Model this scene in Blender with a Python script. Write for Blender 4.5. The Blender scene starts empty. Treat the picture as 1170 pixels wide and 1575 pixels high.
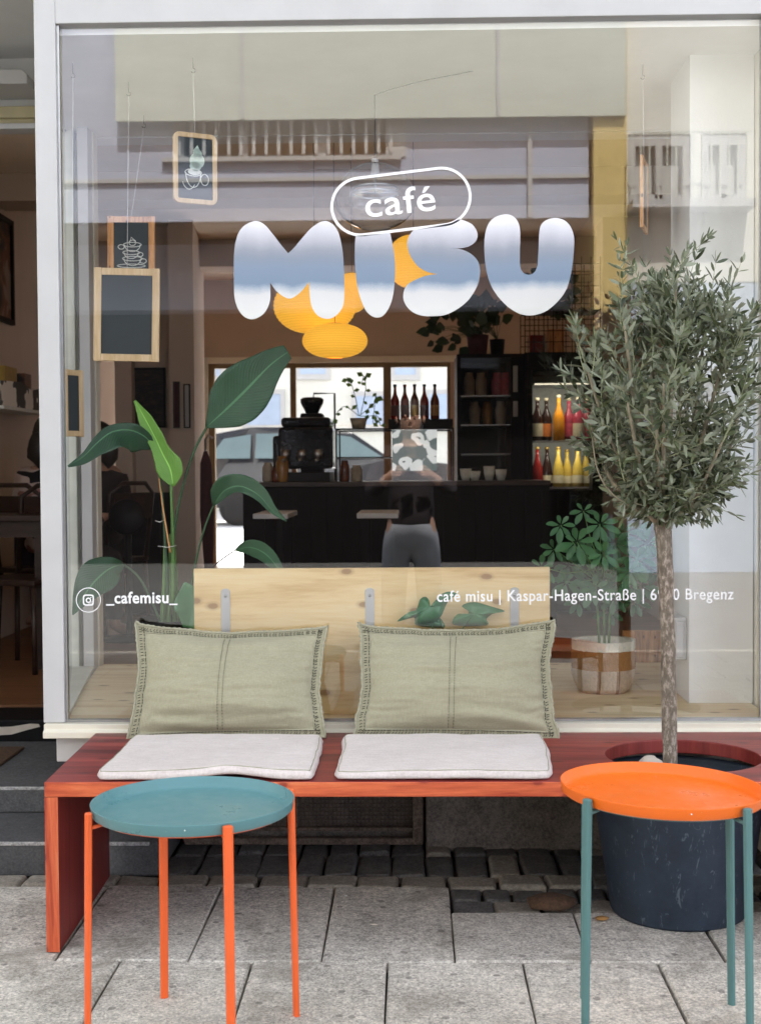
import bpy, bmesh, math, random
from mathutils import Vector, Matrix, Euler, noise as mnoise
R = math.radians
V = Vector
sc = bpy.context.scene
# ------------------------------------------------------------------ camera, world, sun, exposure
F_PX, CAMY, CAMZ = 2050.0, -4.15, 1.26
cam_d = bpy.data.cameras.new('camera')
cam_d.sensor_fit = 'HORIZONTAL'; cam_d.sensor_width = 36; cam_d.lens = 36 * F_PX / 1170
cam_d.dof.use_dof = True; cam_d.dof.focus_distance = 3.85; cam_d.dof.aperture_fstop = 9.0; cam_d.clip_start = 0.02; cam_d.clip_end = 400
cam = bpy.data.objects.new('camera', cam_d); sc.collection.objects.link(cam)
CM = Matrix.Rotation(R(1.31), 3, 'Z') @ Matrix.Rotation(R(90 - 1.80), 3, 'X') @ Matrix.Rotation(R(-0.36), 3, 'Z')
cam.matrix_world = Matrix.Translation((0, CAMY, CAMZ)) @ CM.to_4x4()
sc.camera = cam
SUN_EL, SUN_AZ = 52.0, 8.0          # sun stands beyond the cafe, a little to the right
w = bpy.data.worlds.new('World'); sc.world = w; w.use_nodes = True
wn = w.node_tree; wn.nodes.clear()
sky = wn.nodes.new('ShaderNodeTexSky'); sky.sky_type = 'NISHITA'; sky.sun_disc = False
sky.sun_elevation = R(SUN_EL); sky.sun_rotation = R(SUN_AZ); sky.air_density = 1.0; sky.dust_density = 2.0; sky.ozone_density = 1.0
bg = wn.nodes.new('ShaderNodeBackground'); bg.inputs['Strength'].default_value = 0.15
wo = wn.nodes.new('ShaderNodeOutputWorld')
hs = wn.nodes.new('ShaderNodeHueSaturation'); hs.inputs['Saturation'].default_value = 0.24; wn.links.new(sky.outputs[0], hs.inputs['Color']); wn.links.new(hs.outputs[0], bg.inputs['Color']); wn.links.new(bg.outputs[0], wo.inputs['Surface'])
sl = bpy.data.lights.new('sun', 'SUN'); sl.energy = 3.9; sl.angle = R(0.5); sl.color = (1, 0.95, 0.88)
so = bpy.data.objects.new('sun', sl); sc.collection.objects.link(so)
sdir = V((math.sin(R(SUN_AZ)) * math.cos(R(SUN_EL)), math.cos(R(SUN_AZ)) * math.cos(R(SUN_EL)), math.sin(R(SUN_EL))))
so.rotation_euler = sdir.to_track_quat('Z', 'Y').to_euler(); so.location = (3, 20, 30)
sc.view_settings.view_transform = 'Standard'; sc.view_settings.look = 'None'
sc.view_settings.exposure = 1.92; sc.view_settings.gamma = 1
sc.cycles.max_bounces = 9; sc.cycles.diffuse_bounces = 5; sc.cycles.glossy_bounces = 5
sc.cycles.transparent_max_bounces = 24; sc.cycles.transmission_bounces = 6
sc.cycles.caustics_reflective = False; sc.cycles.caustics_refractive = False
sc.cycles.sample_clamp_indirect = 6
sc.cycles.use_denoising = True

# ------------------------------------------------------------------ pixel <-> world
def ray(px, py):
    return CM @ V(((px - 585) / F_PX, -(py - 787.5) / F_PX, -1))
def at(px, py, y):                      # the point seen there on the plane at depth y
    d = ray(px, py); return V((0, CAMY, CAMZ)) + d * ((y - CAMY) / d.y)
def ax(px, y, py=722): return at(px, py, y).x
def az(py, y, px=632): return at(px, py, y).z

# ------------------------------------------------------------------ materials
def newmat(name):
    m = bpy.data.materials.new(name); m.use_nodes = True
    nt = m.node_tree; b = nt.nodes['Principled BSDF']; return m, nt, b
def L(nt, a, b): nt.links.new(a, b)
def coords(nt, scale=(1, 1, 1), kind='Object', rot=(0, 0, 0)):
    tc = nt.nodes.new('ShaderNodeTexCoord'); mp = nt.nodes.new('ShaderNodeMapping')
    mp.inputs['Scale'].default_value = scale; mp.inputs['Rotation'].default_value = rot
    L(nt, tc.outputs[kind], mp.inputs[0]); return mp.outputs[0]
def noise_n(nt, vec, scale, detail=6, rough=0.6, dist=0.0):
    n = nt.nodes.new('ShaderNodeTexNoise'); n.inputs['Scale'].default_value = scale
    n.inputs['Detail'].default_value = detail; n.inputs['Roughness'].default_value = rough
    n.inputs['Distortion'].default_value = dist
    L(nt, vec, n.inputs['Vector']); return n.outputs['Fac']
def ramp(nt, fac, stops, interp='LINEAR'):
    r = nt.nodes.new('ShaderNodeValToRGB'); r.color_ramp.interpolation = interp
    e = r.color_ramp.elements
    while len(e) > 1: e.remove(e[-1])
    e[0].position = stops[0][0]; e[0].color = (*stops[0][1], 1)
    for p, c in stops[1:]:
        q = e.new(p); q.color = (*c, 1)
    L(nt, fac, r.inputs[0]); return r.outputs[0]
def mixc(nt, fac, a, b, mode='MIX'):
    m = nt.nodes.new('ShaderNodeMix'); m.data_type = 'RGBA'; m.blend_type = mode
    if isinstance(fac, (int, float)): m.inputs[0].default_value = fac
    else: L(nt, fac, m.inputs[0])
    for s, i in ((a, 6), (b, 7)):
        if isinstance(s, tuple): m.inputs[i].default_value = (*s, 1)
        else: L(nt, s, m.inputs[i])
    return m.outputs[2]
def math_n(nt, op, a, b=0.0, clamp=False):
    m = nt.nodes.new('ShaderNodeMath'); m.operation = op; m.use_clamp = clamp
    for s, i in ((a, 0), (b, 1)):
        if isinstance(s, (int, float)): m.inputs[i].default_value = s
        else: L(nt, s, m.inputs[i])
    return m.outputs[0]
def bump(nt, b, h, strength=0.3, dist=0.01):
    n = nt.nodes.new('ShaderNodeBump'); n.inputs['Strength'].default_value = strength
    n.inputs['Distance'].default_value = dist; L(nt, h, n.inputs['Height']); L(nt, n.outputs[0], b.inputs['Normal'])
def sc3(c, k): return tuple(min(1, x * k) for x in c)
def simple(name, col, rough=0.6, var=0.12, scale=8, bmp=0.15, metal=0.0, bscale=None, spec=0.5, dist=0.004):
    m, nt, b = newmat(name)
    co = coords(nt); n = noise_n(nt, co, scale)
    c = ramp(nt, n, [(0.3, sc3(col, 1 - var)), (0.7, sc3(col, 1 + var))])
    L(nt, c, b.inputs['Base Color']); b.inputs['Roughness'].default_value = rough
    b.inputs['Metallic'].default_value = metal; b.inputs['Specular IOR Level'].default_value = spec
    if bmp: bump(nt, b, noise_n(nt, co, bscale or scale * 8, 4), bmp, dist)
    return m
def wood(name, c1, c2, c3, axis='X', rough=0.5, scale=1.0, knots=True, gl=14, kcol=None, bmp=0.15):
    m, nt, b = newmat(name)
    s = {'X': (0.09, 1, 1), 'Y': (1, 0.09, 1), 'Z': (1, 1, 0.09)}[axis]
    co = coords(nt, tuple(x * scale for x in s))
    warp = noise_n(nt, coords(nt, tuple(x * 3 * scale for x in s)), 1.5, 2)
    n1 = noise_n(nt, co, gl, 8, 0.65, 1.2); n2 = noise_n(nt, co, gl * 9, 4, 0.6)
    f = math_n(nt, 'ADD', math_n(nt, 'MULTIPLY', n1, 0.75), math_n(nt, 'MULTIPLY', n2, 0.25))
    c = ramp(nt, f, [(0.37, c1), (0.5, c2), (0.62, c3)])
    if knots:
        vo = nt.nodes.new('ShaderNodeTexVoronoi'); vo.voronoi_dimensions = '2D'; vo.inputs['Scale'].default_value = 7.0 * scale
        ks = nt.nodes.new('ShaderNodeSeparateXYZ'); L(nt, coords(nt), ks.inputs[0]); kc = nt.nodes.new('ShaderNodeCombineXYZ')
        if axis == 'Z': L(nt, math_n(nt, 'MULTIPLY', ks.outputs[2], 0.55), kc.inputs[0]); L(nt, math_n(nt, 'ADD', ks.outputs[0], ks.outputs[1]), kc.inputs[1])
        else: L(nt, math_n(nt, 'MULTIPLY', ks.outputs[0], 0.55), kc.inputs[0]); L(nt, math_n(nt, 'ADD', ks.outputs[2], ks.outputs[1]), kc.inputs[1])
        kn = noise_n(nt, coords(nt), 14, 2); L(nt, kc.outputs[0], vo.inputs['Vector'])
        kd = math_n(nt, 'ADD', vo.outputs['Distance'], math_n(nt, 'MULTIPLY', kn, 0.06))
        k = ramp(nt, kd, [(0.0, (0.9, 0.9, 0.9)), (0.085, (0.8, 0.8, 0.8)), (0.105, (0.3, 0.3, 0.3)), (0.15, (0, 0, 0))])
        c = mixc(nt, k, c, kcol or sc3(c1, 0.45))
    L(nt, c, b.inputs['Base Color']); b.inputs['Roughness'].default_value = rough
    bump(nt, b, f, bmp, 0.003)
    return m
def glassmat(name, k=2.1, ior=1.5, tint=(1, 1, 1), rough=0.0):
    m = bpy.data.materials.new(name); m.use_nodes = True; nt = m.node_tree; nt.nodes.clear()
    o = nt.nodes.new('ShaderNodeOutputMaterial'); mx = nt.nodes.new('ShaderNodeMixShader')
    t = nt.nodes.new('ShaderNodeBsdfTransparent'); t.inputs[0].default_value = (*tint, 1)
    g = nt.nodes.new('ShaderNodeBsdfGlossy'); g.inputs['Roughness'].default_value = rough
    fr = nt.nodes.new('ShaderNodeFresnel'); fr.inputs['IOR'].default_value = ior
    geo = nt.nodes.new('ShaderNodeNewGeometry')
    # both faces of a thin pane reflect alike: take the front-face value for back faces too
    iorx = math_n(nt, 'ADD', ior, math_n(nt, 'MULTIPLY', geo.outputs['Backfacing'], 1.0 / ior - ior))
    L(nt, iorx, fr.inputs['IOR'])
    f = math_n(nt, 'MULTIPLY', fr.outputs[0], k, True)
    L(nt, f, mx.inputs[0]); L(nt, t.outputs[0], mx.inputs[1]); L(nt, g.outputs[0], mx.inputs[2]); L(nt, mx.outputs[0], o.inputs[0])
    return m
def emit(name, col, strength):
    m, nt, b = newmat(name); b.inputs['Base Color'].default_value = (*col, 1)
    b.inputs['Emission Color'].default_value = (*col, 1); b.inputs['Emission Strength'].default_value = strength; return m

M = {}
M['white_paint'] = simple('white_paint', (0.54, 0.535, 0.53), 0.4, 0.05, 5, 0.1)
M['cream_paint'] = simple('cream_paint', (0.74, 0.70, 0.58), 0.45, 0.07, 6, 0.12)
M['pale_green_paint'] = simple('pale_green_paint', (0.66, 0.68, 0.60), 0.4, 0.10, 9, 0.1)
M['olive_paint'] = simple('olive_paint', (0.50, 0.44, 0.26), 0.45, 0.1, 9, 0.1)
M['plaster'] = simple('plaster', (0.84, 0.845, 0.84), 0.9, 0.05, 3, 0.2, bscale=120)
M['render_wall'] = simple('render_wall', (0.50, 0.54, 0.67), 0.9, 0.06, 1.2, 0.3, bscale=60)
M['yellow_render'] = simple('yellow_render', (0.72, 0.55, 0.22), 0.9, 0.12, 12, 0.6, bscale=25, dist=0.02)
M['cream_render'] = simple('cream_render', (0.78, 0.77, 0.70), 0.9, 0.06, 2, 0.3, bscale=60)
M['taupe_wall'] = simple('taupe_wall', (0.52, 0.42, 0.33), 0.85, 0.07, 2, 0.1)
M['beige_wall'] = simple('beige_wall', (0.66, 0.55, 0.46), 0.85, 0.06, 2, 0.1)
M['cafe_ceiling'] = simple('cafe_ceiling', (0.78, 0.70, 0.58), 0.85, 0.06, 1.2, 0.05)
M['black'] = simple('black', (0.006, 0.006, 0.007), 0.5, 0.2, 20, 0.1, spec=0.2)
M['black_gloss'] = simple('black_gloss', (0.010, 0.012, 0.018), 0.12, 0.2, 20, 0.0)
M['dark_wood'] = wood('dark_wood', (0.02, 0.010, 0.008), (0.035, 0.018, 0.012), (0.05, 0.025, 0.016), 'X', 0.4, 1, False)
M['espresso'] = simple('espresso', (0.005, 0.004, 0.0042), 0.6, 0.25, 9, 0.1, spec=0.12)
M['floor_wood'] = wood('floor_wood', (0.14, 0.060, 0.028), (0.20, 0.09, 0.04), (0.27, 0.13, 0.06), 'X', 0.4, 1, False)
M['pine'] = wood('pine', (0.70, 0.46, 0.20), (0.84, 0.62, 0.31), (0.89, 0.70, 0.39), 'X', 0.45, 1.0, True, 10, (0.33, 0.17, 0.07))
M['pine_floor'] = wood('pine_floor', (0.72, 0.54, 0.30), (0.86, 0.70, 0.43), (0.90, 0.77, 0.52), 'X', 0.45, 1.0, True, 10, (0.42, 0.27, 0.13))
M['frame_wood'] = wood('frame_wood', (0.56, 0.38, 0.19), (0.66, 0.47, 0.26), (0.74, 0.56, 0.34), 'Z', 0.5, 2, False)
M['orange_wood'] = wood('orange_wood', (0.35, 0.15, 0.05), (0.62, 0.29, 0.10), (0.72, 0.38, 0.16), 'Z', 0.5, 3, True, 14, (0.1, 0.04, 0.02))
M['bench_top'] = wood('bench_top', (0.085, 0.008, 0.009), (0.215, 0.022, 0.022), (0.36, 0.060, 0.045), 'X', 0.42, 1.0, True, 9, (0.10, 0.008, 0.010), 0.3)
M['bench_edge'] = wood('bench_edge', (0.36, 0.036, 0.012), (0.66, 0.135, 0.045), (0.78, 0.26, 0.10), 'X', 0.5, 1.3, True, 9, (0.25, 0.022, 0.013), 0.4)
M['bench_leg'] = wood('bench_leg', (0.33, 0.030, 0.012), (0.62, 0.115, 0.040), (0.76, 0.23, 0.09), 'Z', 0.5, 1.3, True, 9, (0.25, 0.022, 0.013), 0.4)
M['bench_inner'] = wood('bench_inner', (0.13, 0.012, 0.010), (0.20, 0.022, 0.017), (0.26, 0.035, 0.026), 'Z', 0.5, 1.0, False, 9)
M['slate'] = simple('slate', (0.035, 0.045, 0.05), 0.7, 0.25, 4, 0.1)
M['chalk'] = simple('chalk', (0.75, 0.78, 0.74), 0.9, 0.15, 60, 0.2)
M['chalk_green'] = simple('chalk_green', (0.50, 0.62, 0.55), 0.9, 0.15, 60, 0.2)
M['teal'] = simple('teal', (0.115, 0.265, 0.285), 0.34, 0.03, 6, 0.03, bscale=300)
M['teal_leg'] = simple('teal_leg', (0.085, 0.190, 0.185), 0.38, 0.06, 12, 0.05)
M['orange'] = simple('orange', (0.90, 0.165, 0.010), 0.33, 0.03, 6, 0.03, bscale=300)
M['orange_leg'] = simple('orange_leg', (0.83, 0.125, 0.022), 0.36, 0.06, 12, 0.05)
M['steel'] = simple('steel', (0.45, 0.45, 0.45), 0.3, 0.1, 30, 0.05, 1.0)
M['lettering'] = simple('lettering', (0.90, 0.90, 0.90), 0.5, 0.01, 10, 0)
M['brass_frame'] = simple('brass_frame', (0.20, 0.14, 0.06), 0.5, 0.2, 6, 0.1)
M['wire'] = simple('wire', (0.10, 0.10, 0.10), 0.5, 0.1, 30, 0)
M['white_cord'] = simple('white_cord', (0.7, 0.7, 0.68), 0.6, 0.1, 30, 0)
M['skin'] = simple('skin', (0.55, 0.32, 0.23), 0.55, 0.06, 20, 0.05)
M['hair'] = simple('hair', (0.02, 0.014, 0.010), 0.5, 0.3, 60, 0.3)
M['dark_cloth'] = simple('dark_cloth', (0.03, 0.022, 0.026), 0.9, 0.2, 20, 0.3)
M['jeans'] = simple('jeans', (0.42, 0.44, 0.50), 0.85, 0.12, 14, 0.4)
M['glass'] = glassmat('glass', 3.0)
M['side_glass'] = glassmat('side_glass', 2.0)
M['thin_glass'] = glassmat('thin_glass', 1.2)
M['lamp_glass'] = glassmat('lamp_glass', 2.5)
M['red_fabric'] = simple('red_fabric', (0.08, 0.02, 0.03), 0.9, 0.2, 20, 0.2)
M['mat_rubber'] = simple('mat_rubber', (0.015, 0.015, 0.015), 0.95, 0.3, 60, 0.6)
M['brush_mat'] = simple('brush_mat', (0.10, 0.055, 0.03), 1.0, 0.4, 90, 0.8)

def concrete(name, c, speck=0.35, scale=6, bmp=0.5, stains=False):
    m, nt, b = newmat(name); co = coords(nt)
    big = noise_n(nt, co, scale, 5); fine = noise_n(nt, co, 120, 3, 0.85); mid = noise_n(nt, co, 34, 5, 0.8)
    f = math_n(nt, 'ADD', math_n(nt, 'MULTIPLY', big, 0.22), math_n(nt, 'MULTIPLY', fine, 0.48))
    f = math_n(nt, 'ADD', f, math_n(nt, 'MULTIPLY', mid, 0.30))
    cc = ramp(nt, f, [(0.40, sc3(c, 1 - speck)), (0.51, c), (0.61, sc3(c, 1 + speck))])
    if stains:
        sn = noise_n(nt, coords(nt, (1, 1, 1)), 3.3, 5, 0.75, 0.6)
        cc = mixc(nt, ramp(nt, sn, [(0.50, (0, 0, 0)), (0.68, (0.65, 0.65, 0.65))]), cc, (0.19, 0.165, 0.13))
        vg = nt.nodes.new('ShaderNodeTexVoronoi'); vg.voronoi_dimensions = '2D'; vg.inputs['Scale'].default_value = 6.5; L(nt, coords(nt), vg.inputs['Vector'])
        gd = math_n(nt, 'ADD', vg.outputs['Distance'], math_n(nt, 'MULTIPLY', noise_n(nt, coords(nt), 40, 2), 0.05))
        cc = mixc(nt, ramp(nt, gd, [(0.075, (0.6, 0.6, 0.6)), (0.09, (0, 0, 0))]), cc, (0.13, 0.12, 0.11))
    L(nt, cc, b.inputs['Base Color']); b.inputs['Roughness'].default_value = 0.88
    bump(nt, b, math_n(nt, 'ADD', mid, fine), bmp, 0.004); return m
M['slab'] = concrete('slab', (0.58, 0.55, 0.49), 0.6, 2.5, 0.5, True)
M['sett'] = concrete('sett', (0.125, 0.12, 0.115), 0.5, 10, 0.9)
M['sett_warm'] = concrete('sett_warm', (0.30, 0.27, 0.225), 0.4, 10, 0.9)
M['joint'] = concrete('joint', (0.035, 0.032, 0.028), 0.5)
M['step_stone'] = concrete('step_stone', (0.098, 0.098, 0.102), 0.4, 5, 0.7)
M['plinth_concrete'] = concrete('plinth_concrete', (0.22, 0.19, 0.165), 0.5, 12, 1.0)
M['soil'] = concrete('soil', (0.03, 0.025, 0.02), 0.5, 20, 1.0)
M['pebble'] = simple('pebble', (0.62, 0.55, 0.47), 0.8, 0.1, 20, 0.2)
M['bark'] = None
m, nt, b = newmat('bark'); co = coords(nt, (1, 1, 0.45)); n = noise_n(nt, co, 95, 5, 0.7)
n2 = noise_n(nt, coords(nt), 11, 3)
c = ramp(nt, n, [(0.38, (0.085, 0.055, 0.04)), (0.5, (0.20, 0.145, 0.115)), (0.60, (0.56, 0.47, 0.40))])
L(nt, mixc(nt, n2, c, (0.17, 0.15, 0.11), 'MIX'), b.inputs['Base Color']); b.inputs['Roughness'].default_value = 0.9; bump(nt, b, n, 0.8, 0.003); M['bark'] = m
M['limb'] = simple('limb', (0.26, 0.22, 0.15), 0.8, 0.25, 60, 0.3)
M['shoot'] = simple('shoot', (0.30, 0.32, 0.18), 0.7, 0.2, 60, 0.2)
def leafmat(name, c1, c2, back=None, rough=0.45, vein=0.0, trans=0.0, vcol=None):
    m, nt, b = newmat(name)
    n = noise_n(nt, coords(nt), 22, 2)
    at_ = nt.nodes.new('ShaderNodeAttribute'); at_.attribute_name = 'tone'
    f = math_n(nt, 'ADD', math_n(nt, 'MULTIPLY', n, 0.35), math_n(nt, 'MULTIPLY', at_.outputs['Fac'], 0.65))
    c = ramp(nt, f, [(0.15, c1), (0.85, c2)])
    if vein:
        uv = nt.nodes.new('ShaderNodeTexCoord'); sp = nt.nodes.new('ShaderNodeSeparateXYZ'); L(nt, uv.outputs['UV'], sp.inputs[0])
        au = math_n(nt, 'ABSOLUTE', math_n(nt, 'SUBTRACT', sp.outputs[0], 0.5))
        ph = math_n(nt, 'SUBTRACT', math_n(nt, 'MULTIPLY', sp.outputs[1], vein), math_n(nt, 'MULTIPLY', au, vein * 0.55))
        s = math_n(nt, 'SINE', math_n(nt, 'MULTIPLY', ph, 6.283))
        c = mixc(nt, math_n(nt, 'MULTIPLY', math_n(nt, 'GREATER_THAN', s, 0.93), 0.22), c, vcol or sc3(c2, 1.6))
        mid = math_n(nt, 'LESS_THAN', au, 0.022)
        c = mixc(nt, math_n(nt, 'MULTIPLY', mid, 0.75), c, vcol or sc3(c2, 2.2))
        bump(nt, b, s, 0.25, 0.002)
    if back:
        g = nt.nodes.new('ShaderNodeNewGeometry'); c = mixc(nt, g.outputs['Backfacing'], c, back)
    L(nt, c, b.inputs['Base Color']); b.inputs['Roughness'].default_value = rough
    return m
M['olive_leaf'] = leafmat('olive_leaf', (0.022, 0.032, 0.015), (0.150, 0.180, 0.085), (0.24, 0.265, 0.185), 0.40)
M['strelitzia_leaf'] = leafmat('strelitzia_leaf', (0.018, 0.060, 0.030), (0.045, 0.125, 0.055), None, 0.35, 26)
M['young_leaf'] = leafmat('young_leaf', (0.10, 0.26, 0.03), (0.20, 0.42, 0.07), None, 0.4, 20)
M['umbrella_leaf'] = leafmat('umbrella_leaf', (0.035, 0.115, 0.040), (0.090, 0.225, 0.085), None, 0.35)
M['dark_leaf'] = leafmat('dark_leaf', (0.012, 0.035, 0.018), (0.035, 0.08, 0.035), None, 0.4)
M['ivy_leaf'] = leafmat('ivy_leaf', (0.04, 0.15, 0.06), (0.09, 0.26, 0.11), None, 0.35)
M['stalk'] = simple('stalk', (0.10, 0.22, 0.05), 0.45, 0.3, 14, 0.1)
M['dark_stalk'] = simple('dark_stalk', (0.04, 0.10, 0.04), 0.45, 0.3, 14, 0.1)

def linen(name, c1, c2, sx=260, sz=330, bmp=0.35):
    m, nt, b = newmat(name)
    a = noise_n(nt, coords(nt, (0.12, 1, 1)), sz, 3, 0.6); c_ = noise_n(nt, coords(nt, (1, 1, 0.12)), sx, 3, 0.6)
    big = noise_n(nt, coords(nt), 7, 3)
    f = math_n(nt, 'ADD', math_n(nt, 'MULTIPLY', a, 0.5), math_n(nt, 'MULTIPLY', c_, 0.5))
    f2 = math_n(nt, 'ADD', math_n(nt, 'MULTIPLY', f, 0.75), math_n(nt, 'MULTIPLY', big, 0.25))
    L(nt, ramp(nt, f2, [(0.35, c1), (0.65, c2)]), b.inputs['Base Color'])
    b.inputs['Roughness'].default_value = 0.95; b.inputs['Sheen Weight'].default_value = 0.15
    bump(nt, b, f, bmp, 0.0015); return m
M['sage_linen'] = linen('sage_linen', (0.30, 0.285, 0.19), (0.42, 0.395, 0.275), 320, 400, 0.25)
M['edge_linen'] = linen('edge_linen', (0.30, 0.29, 0.20), (0.40, 0.385, 0.28))
M['pad_cotton'] = linen('pad_cotton', (0.56, 0.495, 0.470), (0.78, 0.71, 0.685), 190, 190, 0.9)
M['thread'] = simple('thread', (0.045, 0.045, 0.028), 0.9, 0.2, 60, 0)

for nm_ in ('teal', 'orange'):
    nt = M[nm_].node_tree; b = nt.nodes['Principled BSDF']; co = coords(nt, (1, 1, 1))
    L(nt, ramp(nt, noise_n(nt, co, 9, 5, 0.7), [(0.35, (0.26, 0.26, 0.26)), (0.65, (0.52, 0.52, 0.52))]), b.inputs['Roughness'])
    src = b.inputs['Base Color'].links[0].from_socket
    scr = noise_n(nt, coords(nt, (1, 0.12, 1), 'Object', (0, 0, 0.6)), 130, 2, 0.6)
    L(nt, mixc(nt, ramp(nt, scr, [(0.70, (0, 0, 0)), (0.76, (0.22, 0.22, 0.22))]), src, (0.6, 0.58, 0.52)), b.inputs['Base Color'])
# planter plastic: scuffs of lighter dust
m, nt, b = newmat('planter_plastic'); co = coords(nt)
n = noise_n(nt, co, 5, 6, 0.7); sp = noise_n(nt, coords(nt, (1, 1, 0.35)), 42, 3, 0.8, 1.0)
c = ramp(nt, n, [(0.35, (0.013, 0.022, 0.037)), (0.65, (0.026, 0.042, 0.066))])
c = mixc(nt, ramp(nt, sp, [(0.60, (0, 0, 0)), (0.68, (0.55, 0.55, 0.55))]), c, (0.13, 0.16, 0.19))
L(nt, c, b.inputs['Base Color']); b.inputs['Roughness'].default_value = 0.62; bump(nt, b, noise_n(nt, co, 120, 3), 0.2, 0.002)
M['planter_plastic'] = m
# big mirror-film letters: street reflection painted as bands, white - grey - blue - white, grainy
m, nt, b = newmat('painted_reflection'); tc = nt.nodes.new('ShaderNodeTexCoord'); sp = nt.nodes.new('ShaderNodeSeparateXYZ'); L(nt, tc.outputs['Object'], sp.inputs[0])
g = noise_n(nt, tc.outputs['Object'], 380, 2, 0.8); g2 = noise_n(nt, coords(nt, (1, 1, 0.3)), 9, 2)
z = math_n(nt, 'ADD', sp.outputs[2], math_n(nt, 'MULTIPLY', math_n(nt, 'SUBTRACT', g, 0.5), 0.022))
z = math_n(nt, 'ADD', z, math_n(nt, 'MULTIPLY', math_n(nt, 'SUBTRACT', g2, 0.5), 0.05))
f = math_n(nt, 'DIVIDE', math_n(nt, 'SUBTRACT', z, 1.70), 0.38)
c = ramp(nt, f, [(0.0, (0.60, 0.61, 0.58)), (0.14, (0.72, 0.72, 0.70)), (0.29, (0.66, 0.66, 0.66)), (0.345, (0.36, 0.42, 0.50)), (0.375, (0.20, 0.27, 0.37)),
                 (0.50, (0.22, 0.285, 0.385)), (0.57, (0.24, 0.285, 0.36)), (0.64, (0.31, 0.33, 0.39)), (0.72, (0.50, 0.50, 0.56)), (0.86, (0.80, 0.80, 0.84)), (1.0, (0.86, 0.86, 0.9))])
L(nt, c, b.inputs['Base Color']); b.inputs['Roughness'].default_value = 0.42; M['painted_reflection'] = m
# paper lantern: lit from within, light seen through ribbed paper
m, nt, b = newmat('lantern_paper'); tc = nt.nodes.new('ShaderNodeTexCoord'); sp = nt.nodes.new('ShaderNodeSeparateXYZ'); L(nt, tc.outputs['Object'], sp.inputs[0])
s = math_n(nt, 'SINE', math_n(nt, 'MULTIPLY', sp.outputs[2], 560))
col = mixc(nt, math_n(nt, 'MULTIPLY', math_n(nt, 'GREATER_THAN', s, 0.55), 0.35), (0.92, 0.47, 0.05), (0.66, 0.27, 0.015))
L(nt, col, b.inputs['Base Color']); b.inputs['Roughness'].default_value = 0.8
L(nt, col, b.inputs['Emission Color']); b.inputs['Emission Strength'].default_value = 0.24; bump(nt, b, s, 0.3, 0.003); M['lantern_paper'] = m
# far street paving
m, nt, b = newmat('street_paving'); br = nt.nodes.new('ShaderNodeTexBrick'); L(nt, coords(nt), br.inputs['Vector'])
br.inputs['Scale'].default_value = 1.0; br.inputs['Brick Width'].default_value = 1.2; br.inputs['Row Height'].default_value = 0.6; br.inputs['Mortar Size'].default_value = 0.012
br.inputs['Color1'].default_value = (0.12, 0.118, 0.118, 1); br.inputs['Color2'].default_value = (0.16, 0.157, 0.155, 1); br.inputs['Mortar'].default_value = (0.05, 0.05, 0.05, 1)
L(nt, mixc(nt, 0.35, br.outputs[0], ramp(nt, noise_n(nt, coords(nt), 3), [(0.3, (0.2, 0.2, 0.19)), (0.7, (0.25, 0.245, 0.24))])), b.inputs['Base Color']); b.inputs['Roughness'].default_value = 0.85
M['street_paving'] = m
M['pale_ground'] = simple('pale_ground', (0.62, 0.62, 0.62), 0.9, 0.12, 1.5, 0.2)
M['awning_cloth'] = simple('awning_cloth', (0.62, 0.65, 0.56), 0.85, 0.05, 3, 0.3, bscale=200)
M['roof_tile'] = simple('roof_tile', (0.35, 0.14, 0.08), 0.8, 0.2, 6, 0.3)
M['curtain'] = simple('curtain', (0.6, 0.6, 0.58), 0.9, 0.08, 12, 0.2)

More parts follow.
